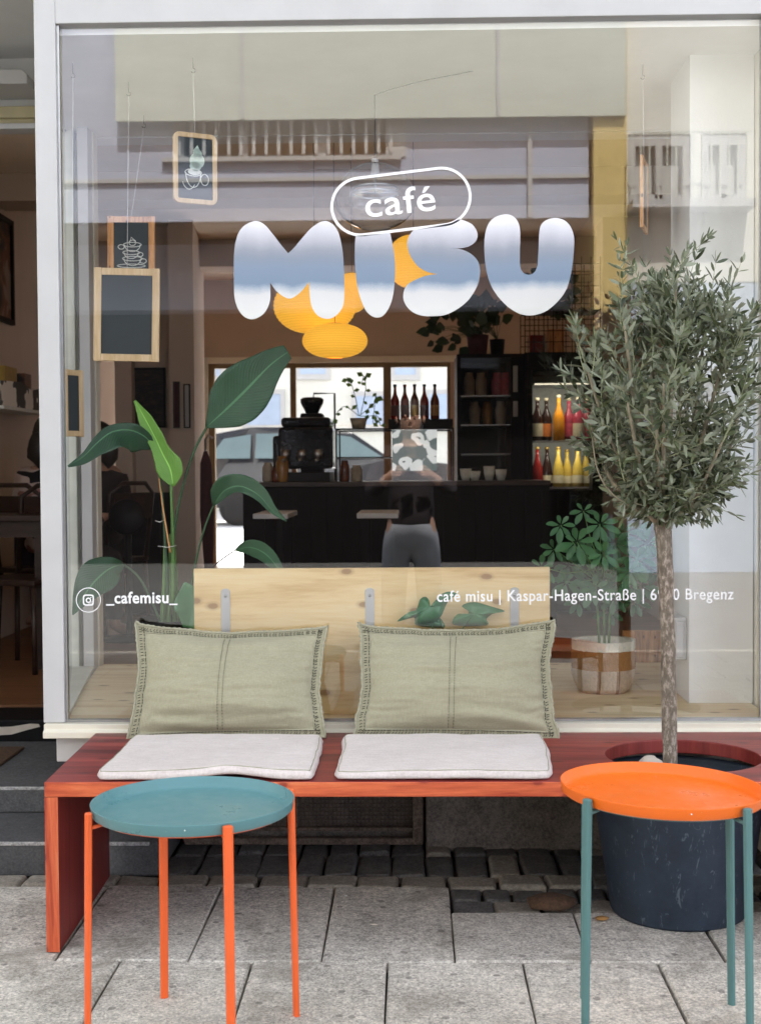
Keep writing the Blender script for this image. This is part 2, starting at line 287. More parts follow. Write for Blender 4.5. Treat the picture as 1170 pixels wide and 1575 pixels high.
# ------------------------------------------------------------------ mesh helpers
def link(o): sc.collection.objects.link(o); return o
class MB:
    def __init__(s): s.v = []; s.f = []; s.mi = []; s.sm = []; s.tone = []; s.uv = {}
    def add(s, vs, fs, mi=0, smooth=False, tone=0.5, uvs=None):
        o = len(s.v); s.v += [V(p) for p in vs]; s.tone += [tone] * len(vs)
        if uvs:
            for i, u in enumerate(uvs): s.uv[o + i] = u
        for f in fs: s.f.append([i + o for i in f]); s.mi.append(mi); s.sm.append(smooth)
        return s
    def box(s, x0, x1, y0, y1, z0, z1, mi=0, mat=None):
        vs = [V((x, y, z)) for z in (z0, z1) for y in (y0, y1) for x in (x0, x1)]
        if mat: vs = [mat @ p for p in vs]
        return s.add(vs, [(0, 2, 3, 1), (4, 5, 7, 6), (0, 1, 5, 4), (2, 6, 7, 3), (0, 4, 6, 2), (1, 3, 7, 5)], mi)
    def prism(s, poly, y0, y1, mi=0, axis='y'):
        n = len(poly)
        if axis == 'y': a = [V((p[0], y0, p[1])) for p in poly]; b = [V((p[0], y1, p[1])) for p in poly]
        elif axis == 'z': a = [V((p[0], p[1], y0)) for p in poly]; b = [V((p[0], p[1], y1)) for p in poly]
        else: a = [V((y0, p[0], p[1])) for p in poly]; b = [V((y1, p[0], p[1])) for p in poly]
        return s.add(a + b, [tuple(range(n))[::-1], tuple(range(n, 2 * n))] + [(i, (i + 1) % n, (i + 1) % n + n, i + n) for i in range(n)], mi)
    def tube(s, pts, r, n=8, mi=0, cap=True, tone=0.5, smooth=True):
        pts = [V(p) for p in pts]
        if not isinstance(r, (list, tuple)): r = [r] * len(pts)
        rings = []; up = V((0.13, 0.21, 0.97))
        for i, p in enumerate(pts):
            t = (pts[min(i + 1, len(pts) - 1)] - pts[max(i - 1, 0)]).normalized()
            a = t.cross(up); a = a.normalized() if a.length > 1e-4 else V((1, 0, 0)); b = t.cross(a).normalized()
            up = b if i else up
            if i: pass
            rings.append([p + (a * math.cos(2 * math.pi * k / n) + b * math.sin(2 * math.pi * k / n)) * r[i] for k in range(n)])
            up = V((0.13, 0.21, 0.97))
        vs = [q for rg in rings for q in rg]; fs = []
        for i in range(len(pts) - 1):
            for k in range(n): fs.append((i * n + k, i * n + (k + 1) % n, (i + 1) * n + (k + 1) % n, (i + 1) * n + k))
        if cap: fs += [tuple(range(n))[::-1], tuple(range((len(pts) - 1) * n, len(pts) * n))]
        return s.add(vs, fs, mi, smooth, tone)
    def lathe(s, prof, c=(0, 0, 0), n=32, mi=0, closed=False, smooth=True, wob=0):
        c = V(c); vs = []; fs = []
        for r, z in prof:
            for k in range(n):
                a = 2 * math.pi * k / n; rr = r * (1 + wob * math.sin(3 * a + z * 9))
                vs.append(c + V((rr * math.cos(a), rr * math.sin(a), z)))
        for i in range(len(prof) - 1):
            for k in range(n): fs.append((i * n + k, i * n + (k + 1) % n, (i + 1) * n + (k + 1) % n, (i + 1) * n + k))
        if not closed: fs += [tuple(range(n))[::-1], tuple(range((len(prof) - 1) * n, len(prof) * n))]
        return s.add(vs, fs, mi, smooth)
    def blob(s, c, r, seed=0, amp=0.15, sub=2, mi=0, tone=0.5):
        bm = bmesh.new(); bmesh.ops.create_icosphere(bm, subdivisions=sub, radius=1)
        r = r if isinstance(r, (tuple, list)) else (r, r, r); vs = []
        for v in bm.verts:
            k = 1 + amp * mnoise.noise(v.co * 1.7 + V((seed * 3.1, seed, -seed)))
            vs.append(V(c) + V((v.co.x * r[0] * k, v.co.y * r[1] * k, v.co.z * r[2] * k)))
        fs = [tuple(v.index for v in f.verts) for f in bm.faces]; bm.free()
        return s.add(vs, fs, mi, True, tone)
    def build(s, name, mats, parent=None, bevel=0, seg=2, loc=None, solid=0, sub=0):
        off = V((0, 0, 0))
        if parent is not None:
            q = parent
            while q is not None: off += q.location; q = q.parent
        if loc is not None: off = V(loc)
        me = bpy.data.meshes.new(name); me.from_pydata([p - off for p in s.v], [], s.f)
        if not isinstance(mats, (list, tuple)): mats = [mats]
        for m_ in mats: me.materials.append(M[m_] if isinstance(m_, str) else m_)
        me.polygons.foreach_set('material_index', s.mi); me.polygons.foreach_set('use_smooth', s.sm)
        a = me.attributes.new('tone', 'FLOAT', 'POINT'); a.data.foreach_set('value', s.tone)
        if s.uv:
            ul = me.uv_layers.new(name='UVMap')
            for lp in me.loops: ul.data[lp.index].uv = s.uv.get(lp.vertex_index, (0, 0))
        me.validate(); me.update()
        o = link(bpy.data.objects.new(name, me))
        if parent is not None: o.parent = parent
        elif loc is not None: o.location = loc
        if solid: md = o.modifiers.new('solid', 'SOLIDIFY'); md.thickness = solid; md.offset = 0
        if bevel: md = o.modifiers.new('bevel', 'BEVEL'); md.width = bevel; md.segments = seg; md.limit_method = 'ANGLE'
        if sub: md = o.modifiers.new('sub', 'SUBSURF'); md.levels = sub; md.render_levels = sub
        return o
def tag(o, label=None, cat=None, group=None, kind=None):
    if label: o['label'] = label
    if cat: o['category'] = cat
    if group: o['group'] = group
    if kind: o['kind'] = kind
    return o
def thing(name, label, cat, loc=(0, 0, 0), group=None):
    o = link(bpy.data.objects.new(name, None)); o.location = loc; o.empty_display_size = 0.1
    return tag(o, label, cat, group)
def copy_tree(o, parent=None):
    c = o.copy(); link(c)
    if parent is not None: c.parent = parent
    for ch in list(o.children): copy_tree(ch, c)
    return c
def catmull(pts, k=6, closed=True, cusps=()):
    n = len(pts); out = []
    for i in range(n if closed else n - 1):
        p0, p1, p2, p3 = pts[(i - 1) % n], pts[i], pts[(i + 1) % n], pts[(i + 2) % n]
        if not closed:
            p0 = pts[max(i - 1, 0)]; p3 = pts[min(i + 2, n - 1)]
        if i in cusps: p0 = p1
        if (i + 1) % n in cusps: p3 = p2
        for j in range(k):
            t = j / k
            out.append(tuple(0.5 * (2 * p1[d] + (p2[d] - p0[d]) * t + (2 * p0[d] - 5 * p1[d] + 4 * p2[d] - p3[d]) * t * t + (3 * p1[d] - p0[d] - 3 * p2[d] + p3[d]) * t ** 3) for d in range(len(p1))))
    if not closed: out.append(tuple(pts[-1]))
    return out
def resample(pts, n):
    pts = [V(p) for p in pts]; d = [0]
    for a, b_ in zip(pts, pts[1:]): d.append(d[-1] + (b_ - a).length)
    out = []
    for i in range(n):
        t = d[-1] * i / (n - 1); j = 0
        while j < len(d) - 2 and d[j + 1] < t: j += 1
        u = (t - d[j]) / max(1e-9, d[j + 1] - d[j]); out.append(pts[j].lerp(pts[j + 1], min(1, u)))
    return out

# ================================================================== GROUND
MB().add([(-40, -40, -0.03), (40, -40, -0.03), (40, 8.2, -0.03), (-40, 8.2, -0.03)], [(0, 1, 2, 3)]).build('ground', 'joint')['kind'] = 'structure'
tag(MB().add([(-30, -14.5, -0.004), (30, -14.5, -0.004), (30, -4.8, -0.004), (-30, -4.8, -0.004)], [(0, 1, 2, 3)]).build('street', 'street_paving'), kind='structure')
rnd = random.Random(4)
pv = MB()
def slab(mb, x0, x1, y0, y1, z, j=0.004, h=0.05, e=0.006, mi=0, wob=0.0):
    xs = [x0 + j, x1 - j]; ys = [y0 + j, y1 - j]; t = [rnd.uniform(-wob, wob) for _ in range(4)]
    c = [(xs[0], ys[0]), (xs[1], ys[0]), (xs[1], ys[1]), (xs[0], ys[1])]; cx, cy = (xs[0] + xs[1]) / 2, (ys[0] + ys[1]) / 2
    c = [(a + rnd.uniform(-wob, wob) * 2, b_ + rnd.uniform(-wob, wob) * 2) for a, b_ in c]
    up = [(a + (e if a < cx else -e), b_ + (e if b_ < cy else -e)) for a, b_ in c]
    vs = [(a, b_, z - h) for a, b_ in c] + [(a, b_, z - e) for a, b_ in c] + [(a, b_, z + t[i]) for i, (a, b_) in enumerate(up)]
    fs = [(8, 9, 10, 11)] + [(i, (i + 1) % 4, (i + 1) % 4 + 4, i + 4) for i in range(4)] + [(i + 4, (i + 1) % 4 + 4, (i + 1) % 4 + 8, i + 8) for i in range(4)]
    mb.add(vs, fs, mi)
y = -0.15
for r_ in range(8):
    y1 = y; y0 = y - 0.62; off = [0.0, 0.17, 0.05, 0.21][r_ % 4]
    x = -3.2 + off + 0.203
    while x < 3.2:
        slab(pv, x, x + 0.345, y0, (y1 - 0.235 if (r_ == 0 and x > 0.10) else y1), rnd.uniform(-0.003, 0.003), 0.0032, 0.04, 0.005, 0, 0.0012); x += 0.345
    y = y0
pv.build('pavement', 'slab')['kind'] = 'structure'
st = MB()
for r_, (ya, yb2, xa, mi_) in enumerate(((-0.15, -0.035, -3.0, 1), (-0.035, 0.19, -0.80, 0), (0.19, 0.42, -0.80, 0), (-0.385, -0.27, 0.108, 1), (-0.27, -0.15, 0.108, 0))):
    x = xa; k = 0; r2 = random.Random(77 if r_ in (1, 2) else r_)
    while x < 3.0:
        wd = r2.uniform(0.088, 0.122) * (1.3 if mi_ else 1)
        slab(st, x, x + wd, ya + rnd.uniform(-.008, .008), yb2, rnd.uniform(-0.007, 0.004) - (0.002 if r_ else 0), 0.0035, 0.04, 0.008, mi_ if rnd.random() > .12 else 1 - mi_, 0.003)
        x += wd
so_ = st.build('cobble_strip', ['sett', 'sett_warm'], sub=0); so_['kind'] = 'structure'
md = so_.modifiers.new('bevel', 'BEVEL'); md.width = 0.006; md.segments = 2



# ================================================================== CAFE BUILDING
cafe = thing('cafe_building', 'white-framed cafe shop front with large display window and open door at left', 'building', (0, 0, 0))
cb = cafe
# --- facade masses
fw = MB()
fw.box(1.14, 7.0, 0.0, 0.35, 0.0, 2.72)               # wall right of the window
fw.box(-7.0, -2.45, 0.0, 0.35, 0.0, 2.90)             # wall left of the door recess
fw.box(-7.0, 7.0, 0.0, 0.35, 2.90, 6.5)               # wall above
fw.box(-1.17, 7.0, 0.0, 0.35, 2.725, 2.90)
fw.build('facade_wall', 'cream_paint', cb)
rest = MB()
rest.box(-7.0, 7.0, 0.35, 8.3, 6.3, 6.5)              # roof
rest.box(-7.0, -6.8, 0.35, 8.3, 0.0, 6.3); rest.box(6.8, 7.0, 0.35, 8.3, 0.0, 6.3)
rest.box(-6.8, 6.8, 8.15, 8.3, 3.05, 6.3)
rest.build('upper_storey', 'plaster', cb)
# shallow joint in the right-hand wall cladding
MB().box(1.135, 1.20, -0.02, -0.001, 0.47, 2.72).build('right_post', 'cream_paint', cb, 0.004)
# plinth, vent
pl = MB(); gx = 1.0
g = 40
for i in range(1): pl.box(0.045, 7.0, 0.27, 0.60, -0.02, 0.345)
pl.box(-0.79, 0.045, 0.36, 0.60, -0.02, 0.345)
pl.build('plinth', 'plinth_concrete', cb, 0.012)
vf = MB(); vx0, vx1, vy = -0.77, 0.035, 0.29
vf.box(vx1 - 0.035, vx1, vy, vy + 0.03, 0.0, 0.33); vf.box(vx0, vx0 + 0.03, vy, vy + 0.03, 0.0, 0.33)
vf.box(vx0 + 0.03, vx1 - 0.035, vy, vy + 0.03, 0.0, 0.022); vf.box(vx0 + 0.03, vx1 - 0.035, vy, vy + 0.03, 0.30, 0.33)
vf.box(vx0 + 0.03, vx1 - 0.035, vy + 0.004, vy + 0.028, 0.045, 0.058); vf.box(-0.40, -0.385, vy + 0.002, vy + 0.027, 0.058, 0.30)
rust = concrete('rusty_paint', (0.17, 0.125, 0.095), 0.6, 14, 0.7); M['rusty_paint'] = rust
vent = vf.build('vent_frame', 'rusty_paint', cb, 0.003)
vm = MB()
x = vx0 + 0.04
while x < vx1 - 0.04: vm.box(x, x + 0.003, vy + 0.012, vy + 0.015, 0.058, 0.30); x += 0.0135
z = 0.068
while z < 0.30: vm.box(vx0 + 0.03, vx1 - 0.035, vy + 0.0151, vy + 0.018, z, z + 0.003); z += 0.0135
vm.build('vent_mesh', 'rusty_paint', vent)
# steps
sp_ = MB(); sp_.box(-3.2, -0.80, 0.0, 0.40, -0.02, 0.09); sp_.build('lower_step', 'step_stone', cb, 0.008)
sp_ = MB(); sp_.box(-3.2, -0.80, 0.36, 1.14, 0.0902, 0.18); sp_.build('upper_step', 'step_stone', cb, 0.008)
M['worn_stone'] = concrete('worn_stone', (0.42, 0.41, 0.40), 0.6, 20, 0.8)
MB().box(-3.2, -0.83, -0.0025, 0.006, 0.080, 0.0915).build('worn_edge', 'worn_stone', cb, 0.002)
MB().box(-3.2, -0.83, 0.3575, 0.366, 0.170, 0.1815).build('worn_edge', 'worn_stone', cb, 0.002)
MB().box(-3.2, -1.36, 1.15, 1.45, 0.0, 0.262).build('threshold', 'black', cb, 0.004)
# display box
X0f, X0b, YB = -1.085, -1.275, 1.25
MB().prism([(X0f - 0.035, 0.0), (1.135, 0.0), (1.135, 1.27), (ax(96, 1.2), 1.27), (ax(96, 1.2), 1.2)], 0.347, 0.43, axis='z').build('display_base', 'white_paint', cb, 0.003)
MB().prism([(X0f - 0.02, 0.0), (1.13, 0.0), (1.13, YB), (X0b, YB)], 0.432, 0.474, axis='z').build('display_floor', 'pine_floor', cb)
MB().box(0.86, 1.2, 1.26, 1.30, 0.40, 0.60).build('floor_edge_rail', 'orange_wood', cb)
sl_ = MB(); sl_.prism([(-0.058, 0.432), (-0.058, 0.452), (-0.046, 0.458), (-0.046, 0.474), (-0.012, 0.4755), (-0.012, 0.432)], X0f - 0.062, 1.16, axis='x')
sl_.build('window_sill', 'cream_paint', cb, 0.002)
MB().prism([(X0f - 0.02, 0.02), (1.14, 0.02), (1.14, 1.28), (ax(96, 1.2), 1.28), (ax(96, 1.2), 1.2)], 2.62, 2.70, axis='z').build('display_ceiling', 'plaster', cb)
# shop window frame
wf = MB()
wf.box(-1.152, X0f, -0.03, 0.02, 0.476, 2.72)
wf.box(1.088, 1.132, -0.03, 0.02, 0.476, 2.72)
wf.box(X0f, 1.088, -0.03, 0.02, 2.64, 2.72)
win = wf.build('shop_window', 'white_paint', cb, 0.003)
bd = MB(); bd.box(X0f, X0f + 0.008, -0.018, 0.0, 0.476, 2.64); bd.box(1.078, 1.088, -0.018, 0.0, 0.476, 2.64); bd.box(X0f + 0.008, 1.078, -0.018, 0.0, 0.476, 0.484)
bd.build('glazing_bead', 'steel', win)
MB().add([(X0f, 0.0, 0.476), (1.088, 0.0, 0.476), (1.088, 0.0, 2.64), (X0f, 0.0, 2.64)], [(0, 1, 2, 3)]).build('pane', 'glass', win)
# slanted side pane and its posts
sdx = (X0b - X0f) / YB
def slx(y): return X0f + (ax(107, 1.14) - X0f) / 1.14 * y
MB().add([(slx(0.03), 0.03, 0.488), (slx(1.1), 1.1, 0.488), (slx(1.1), 1.1, 2.62), (slx(0.03), 0.03, 2.62)], [(0, 1, 2, 3)]).build('side_pane', 'side_glass', win)
MB().prism([(slx(0.02) - 0.02, 0.021), (X0f + sdx * 0.021 - 0.001, 0.021), (X0f + sdx * 1.1 - 0.012, 1.1), (slx(1.1) - 0.02, 1.1)], 0.475, 0.487, axis='z').build('side_rail', 'pale_green_paint', win)
y1 = 1.12
post = MB()
def pb(a, b_, y0, y1_, mi=0): post.box(ax(a, y0), ax(b_, y0), y0, y1_, 0.30, 2.62, mi)
pb(100, 118, 1.16, 1.26); pb(119, 124, 1.20, 1.26, 1); pb(124.5, 141, 1.12, 1.26, 2); pb(141.5, 150, 1.19, 1.26, 3)
post.build('side_post', ['pale_green_paint', 'steel', 'white_paint', 'cream_paint'], win, 0.003)
# right hand pier inside the display
pr = MB(); px0 = ax(1058, 0.32)
pr.box(px0, 1.135, 0.30, 0.62, 0.475, 2.62); pr.build('window_pier', 'plaster', cb)
MB().box(ax(1044, 0.2), ax(1063, 0.2), 0.24, 0.298, 0.9, 2.62).build('pier_trim', 'white_paint', cb, 0.004) if False else None
bx = MB(); bx.box(ax(1036, 0.34), px0 - 0.001, 0.33, 0.50, az(1016, 0.34), az(951, 0.34)); bx.box(ax(1036, 0.34) + 0.004, px0 - 0.012, 0.322, 0.33, az(1012, 0.34), az(956, 0.34)); bx.build('meter_box', 'white_paint', cb, 0.004)
# head wall between display ceiling and cafe ceiling
MB().box(-1.30, 1.6, 1.30, 1.42, 2.62, 3.0).build('display_header', 'plaster', cb)
# door recess: soffit, over-door panel, lintel
MB().box(-2.45, -1.17, 0.36, 1.15, 2.90, 2.95).build('recess_soffit', 'plaster', cb)
MB().box(-2.45, -1.30, 1.15, 1.30, 2.70, 3.0).build('over_door_wall', 'plaster', cb)
li = MB(); li.box(-2.45, -1.36, 1.12, 1.20, 2.636, 2.70); li.box(-2.45, -1.36, 1.10, 1.12, 2.655, 2.70)
li.build('door_lintel', 'olive_paint', cb, 0.003)
MB().box(-2.45, -1.36, 1.10, 1.19, 2.612, 2.634).build('door_track', 'white_paint', cb, 0.003)
lb = MB(); q = at(46, 178, 0.95)
lb.prism([(-1.95, 2.735), (q.x, 2.735), (q.x, 2.77), (q.x - 0.02, 2.79), (-1.95, 2.79)], 0.92, 1.14); lb.build('over_door_box', 'white_paint', cb, 0.004)
# interior shell
MB().box(-2.45, 6.0, 1.46, 8.14, 0.20, 0.27).build('cafe_floor', 'floor_wood', cb)
MB().box(-2.45, 1.70, 1.42, 8.14, 3.0, 3.05).build('cafe_ceiling', 'cafe_ceiling', cb)
MB().box(-2.55, -2.45, 1.15, 8.14, 0.0, 3.05).build('left_wall', 'beige_wall', cb)
MB().box(1.62, 1.72, 0.62, 8.14, 0.0, 3.05).build('right_wall', 'beige_wall', cb)
# beams
bm_ = MB(); bm_.box(-2.44, 1.61, 3.6, 3.9, 2.84, 2.999); bm_.box(-2.44, 1.61, 5.9, 6.2, 2.80, 2.999); bm_.build('ceiling_beam', 'taupe_wall', cb)
# rear wall with openings
YR = 8.0
wx0, wx1, wz1 = ax(322, YR), ax(693, YR), az(557, YR, 500)
rw = MB(); rw.box(-2.45, wx0, YR, YR + 0.15, 0.2, 3.05); rw.box(wx1, 1.7, YR, YR + 0.15, 0.2, 3.05); rw.box(wx0, wx1, YR, YR + 0.15, wz1, 3.05)
rw.build('rear_wall', 'taupe_wall', cb)
MB().box(wx0 - 0.06, wx1 + 0.06, YR - 0.03, YR - 0.001, wz1 - 0.005, wz1 + 0.05).build('rear_window_header', 'cream_paint', cb, 0.003)
rf = MB()
for a, b_ in ((322, 331), (447, 456), (590, 602), (688, 693)): rf.box(ax(a, YR), ax(b_, YR), YR + 0.0, YR + 0.07, 0.27, wz1 - 0.05)
rf.box(wx0, wx1, YR, YR + 0.07, wz1 - 0.05, wz1 - 0.005)
rwin = rf.build('rear_window', 'brass_frame', cb, 0.003)
MB().add([(wx0, YR + 0.08, 0.27), (wx1, YR + 0.08, 0.27), (wx1, YR + 0.08, wz1 - 0.01), (wx0, YR + 0.08, wz1 - 0.01)], [(0, 1, 2, 3)]).build('pane', 'thin_glass', rwin)
# wall stub at the left with pilaster
wl = MB(); YP = 5.2
wl.box(ax(178, YP), ax(204, YP), YP, YP + 0.3, 0.27, 3.0); wl.box(ax(204, YP), ax(262, YP), YP + 0.12, YP + 0.3, 0.27, 3.0)
wl.build('wall_stub', 'beige_wall', cb)
wl = MB(); wl.prism([(ax(262, YP - 0.1), YP - 0.1), (ax(300, YP - 0.1), YP - 0.1), (ax(316, 6.4), 6.4), (ax(262, YP - 0.1), 6.4)], 0.27, 3.0, axis='z'); wl.build('pilaster', 'beige_wall', cb)
MB().box(wx0 - 0.07, wx0 - 0.001, YR - 0.04, YR + 0.0, 0.27, wz1 + 0.05).build('rear_door_jamb', 'pale_green_paint', cb)
MB().box(1.335, 1.61, 5.15, 5.5, 0.27, 3.0).build('right_pilaster', 'beige_wall', cb)

# --- lettering on the pane (real flat film on the outside of the glass)
FY = -0.004
def film(name, polys, mat, parent, cusps=None, k=6, thick=0.0008):
    cu = bpy.data.curves.new(name, 'CURVE'); cu.dimensions = '2D'; cu.fill_mode = 'BOTH'; cu.extrude = thick / 2
    for i, pts in enumerate(polys):
        s_ = cu.splines.new('POLY'); s_.points.add(len(pts) - 1); s_.use_cyclic_u = True
        for j, (a, b_) in enumerate(pts): s_.points[j].co = (a, b_, 0, 1)
    o = bpy.data.objects.new(name, cu); link(o)
    dg = bpy.context.evaluated_depsgraph_get(); me = bpy.data.meshes.new_from_object(o.evaluated_get(dg)); bpy.data.objects.remove(o)
    for v in me.vertices: x_, y_, z_ = v.co; v.co = (x_, FY - z_, y_)
    me.materials.clear(); me.materials.append(M[mat]); me.name = name
    o = link(bpy.data.objects.new(name, me)); o.parent = parent; return o
def p2w(zx, zy, ox, oy, k):
    p = at(ox + zx * k, oy + zy * k, FY); return (p.x, p.z)
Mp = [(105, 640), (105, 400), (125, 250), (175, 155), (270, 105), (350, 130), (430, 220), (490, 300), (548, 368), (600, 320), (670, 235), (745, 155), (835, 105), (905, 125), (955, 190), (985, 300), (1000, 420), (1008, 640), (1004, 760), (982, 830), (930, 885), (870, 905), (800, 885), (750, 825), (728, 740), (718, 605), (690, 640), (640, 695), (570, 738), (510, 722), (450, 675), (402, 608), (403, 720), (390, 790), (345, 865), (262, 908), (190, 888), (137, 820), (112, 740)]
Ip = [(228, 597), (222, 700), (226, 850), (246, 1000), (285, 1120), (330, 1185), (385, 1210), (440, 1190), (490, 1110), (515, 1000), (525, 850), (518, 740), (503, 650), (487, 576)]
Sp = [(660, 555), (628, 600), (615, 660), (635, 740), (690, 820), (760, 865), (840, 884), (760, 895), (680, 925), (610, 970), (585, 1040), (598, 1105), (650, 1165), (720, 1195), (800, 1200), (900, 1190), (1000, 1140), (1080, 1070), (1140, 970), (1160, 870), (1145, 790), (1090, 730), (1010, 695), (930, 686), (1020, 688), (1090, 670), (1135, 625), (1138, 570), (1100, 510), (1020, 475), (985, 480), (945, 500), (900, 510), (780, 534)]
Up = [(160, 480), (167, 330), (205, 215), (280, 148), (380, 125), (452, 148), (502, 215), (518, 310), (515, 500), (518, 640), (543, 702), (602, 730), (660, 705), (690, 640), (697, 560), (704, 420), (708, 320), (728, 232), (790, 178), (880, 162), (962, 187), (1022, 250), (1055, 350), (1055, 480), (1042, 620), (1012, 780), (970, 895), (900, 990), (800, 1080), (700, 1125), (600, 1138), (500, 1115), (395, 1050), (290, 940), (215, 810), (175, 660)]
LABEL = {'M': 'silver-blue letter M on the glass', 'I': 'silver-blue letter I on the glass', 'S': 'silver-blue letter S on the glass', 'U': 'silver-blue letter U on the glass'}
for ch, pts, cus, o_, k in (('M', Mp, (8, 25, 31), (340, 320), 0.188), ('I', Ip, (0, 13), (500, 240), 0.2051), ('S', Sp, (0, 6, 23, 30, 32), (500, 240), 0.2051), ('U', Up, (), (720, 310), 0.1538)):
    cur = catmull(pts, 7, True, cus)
    tag(film('letter', [[p2w(a, b_, o_[0], o_[1], k) for a, b_ in cur]], 'painted_reflection', win), LABEL[ch])
def ptw(px, py): p = at(px, py, FY); return (p.x, p.z)
def stadium(cx, cy, hl, r, rot, n=24):
    out = []
    for s_, a0 in ((1, -90), (-1, 90)):
        for i in range(n + 1):
            a = R(a0 + 180 * i / n); x_ = s_ * hl + r * math.cos(a); y_ = r * math.sin(a)
            out.append(ptw(cx + x_ * math.cos(rot) + y_ * math.sin(rot), cy - x_ * math.sin(rot) + y_ * math.cos(rot)))
    return out
film('oval_outline', [stadium(616.5, 309.5, 63, 46, R(7)), stadium(616.5, 309.5, 63, 41.6, R(7))], 'lettering', win)
def text(name, s_, px0, px1, pyb, pyh, rot=0.0, bold=0.012, space=1.0, label=None, refh='x', ref=None):
    cu = bpy.data.curves.new(name, 'FONT'); cu.body = s_; cu.size = 1; cu.offset = bold; cu.space_character = space; cu.extrude = 0.004
    o = bpy.data.objects.new(name, cu); link(o)
    dg = bpy.context.evaluated_depsgraph_get(); me = bpy.data.meshes.new_from_object(o.evaluated_get(dg)); bpy.data.objects.remove(o)
    xs = [v.co.x for v in me.vertices]; lo, hi = min(xs), max(xs)
    a = at(px0, pyb, FY); b_ = at(px1, pyb, FY)
    wdt = (b_ - a).length; hx = (pyh * (FY - CAMY) / F_PX)           # pyh: pixel height of font size 1
    for v in me.vertices:
        x_ = (v.co.x - lo) / (hi - lo) * wdt; y_ = v.co.y * hx
        v.co = (a.x + x_ * math.cos(rot) - y_ * math.sin(rot), FY - v.co.z * 0.1, a.z + x_ * math.sin(rot) + y_ * math.cos(rot))
    me.materials.clear(); me.materials.append(M['lettering'])
    o = link(bpy.data.objects.new(name, me)); o.parent = win
    if label: o['label'] = label
    return o
text('lettering', 'café', 563, 671, 334, 56, R(5.5), 0.008, 1.05, 'white word café inside the oval')
text('lettering', '_cafemisu_', 163, 273, 928, 25, R(0.2), 0.022, 1.06, 'small white handle lettering at lower left')
text('lettering', 'café misu | Kaspar-Hagen-Straße | 6900 Bregenz', 672, 1128, 925.5, 24.5, R(0.25), 0.010, 1.08, 'small white street address lettering')
def circ(cx, cy, r, n=40, sq=None):
    out = []
    for i in range(n):
        a = 2 * math.pi * i / n; c_, s_ = math.cos(a), math.sin(a)
        if sq:
            c_ = math.copysign(abs(c_) ** sq, c_); s_ = math.copysign(abs(s_) ** sq, s_)
        out.append(ptw(cx + r * c_, cy + r * s_))
    return out
ic = film('round_icon', [circ(136, 923, 19.3), circ(136, 923, 18.0)], 'lettering', win)
ic['label'] = 'white ringed camera icon on the glass'
film('camera_mark', [circ(136, 923, 8.6, 48, 0.42), circ(136, 923, 6.5, 48, 0.42)], 'lettering', ic)
film('camera_mark', [circ(136, 923.4, 4.2), circ(136, 923.4, 2.3)], 'lettering', ic)
film('camera_mark', [circ(139.8, 919.2, 0.9, 12)], 'lettering', ic)

# ================================================================== BENCH
def make_bench():
    t = thing('bench', 'long red-stained wooden bench under the shop window with a round hole for the tree', 'bench', (0, -0.385, 0))
    bx0, bx1, by0, by1, z0, z1 = -0.962, 1.14, -0.712, -0.062, 0.410, 0.450
    hc, hr, n = V((0.762, -0.395)), 0.216, 64
    bm = bmesh.new()
    def ring(pts, z): return [bm.verts.new((p[0], p[1], z)) for p in pts]
    outer = []
    for a, b_, k in (((bx0 - 0.0, by0), (bx1, by0), 40), ((bx1, by0), (bx1, by1), 12), ((bx1, by1), (bx0 - 0.02, by1), 40), ((bx0 - 0.02, by1), (bx0, by0), 12)):
        for i in range(k): outer.append((a[0] + (b_[0] - a[0]) * i / k, a[1] + (b_[1] - a[1]) * i / k))
    hole = [(hc.x + hr * math.cos(2 * math.pi * i / n), hc.y + hr * math.sin(2 * math.pi * i / n)) for i in range(n)]
    for z, flip in ((z1, 0), (z0, 1)):
        o_ = ring(outer, z); h_ = ring(hole, z); ed = []
        for r_ in (o_, h_):
            for i in range(len(r_)): ed.append(bm.edges.new((r_[i], r_[(i + 1) % len(r_)])))
        r2 = bmesh.ops.triangle_fill(bm, use_beauty=True, edges=ed)
        if flip: lo, lh = o_, h_
        else: to, th = o_, h_
    for f in bm.faces: f.material_index = 0
    for a, b_ in ((to, lo), (lh, th)):
        for i in range(len(a)):
            f = bm.faces.new((a[i], b_[i], b_[(i + 1) % len(a)], a[(i + 1) % len(a)])) if True else None
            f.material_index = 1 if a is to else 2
    bmesh.ops.recalc_face_normals(bm, faces=bm.faces)
    for v in bm.verts: v.co -= t.location
    me = bpy.data.meshes.new('seat'); bm.to_mesh(me); bm.free()
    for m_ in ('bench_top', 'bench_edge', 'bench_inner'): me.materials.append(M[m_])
    o = link(bpy.data.objects.new('seat', me)); o.parent = t
    md = o.modifiers.new('bevel', 'BEVEL'); md.width = 0.003; md.segments = 2; md.limit_method = 'ANGLE'
    for xa in (bx0, bx1 - 0.036):
        lg = MB(); e = 0.012
        sk = 0.0
        vs = [(xa, by0 + 0.001, 0), (xa + 0.035, by0 + 0.001, 0), (xa + 0.020, by1, 0), (xa - 0.015, by1, 0)]
        vs = [V(p) for p in vs] + [V((p[0], p[1], z0 - 0.0004)) for p in vs]
        lg.add(vs, [(3, 2, 1, 0), (4, 5, 6, 7), (1, 2, 6, 5), (3, 0, 4, 7), (2, 3, 7, 6)], 1)
        lg.add(vs, [(0, 1, 5, 4)], 0)
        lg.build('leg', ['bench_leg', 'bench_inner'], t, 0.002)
make_bench()

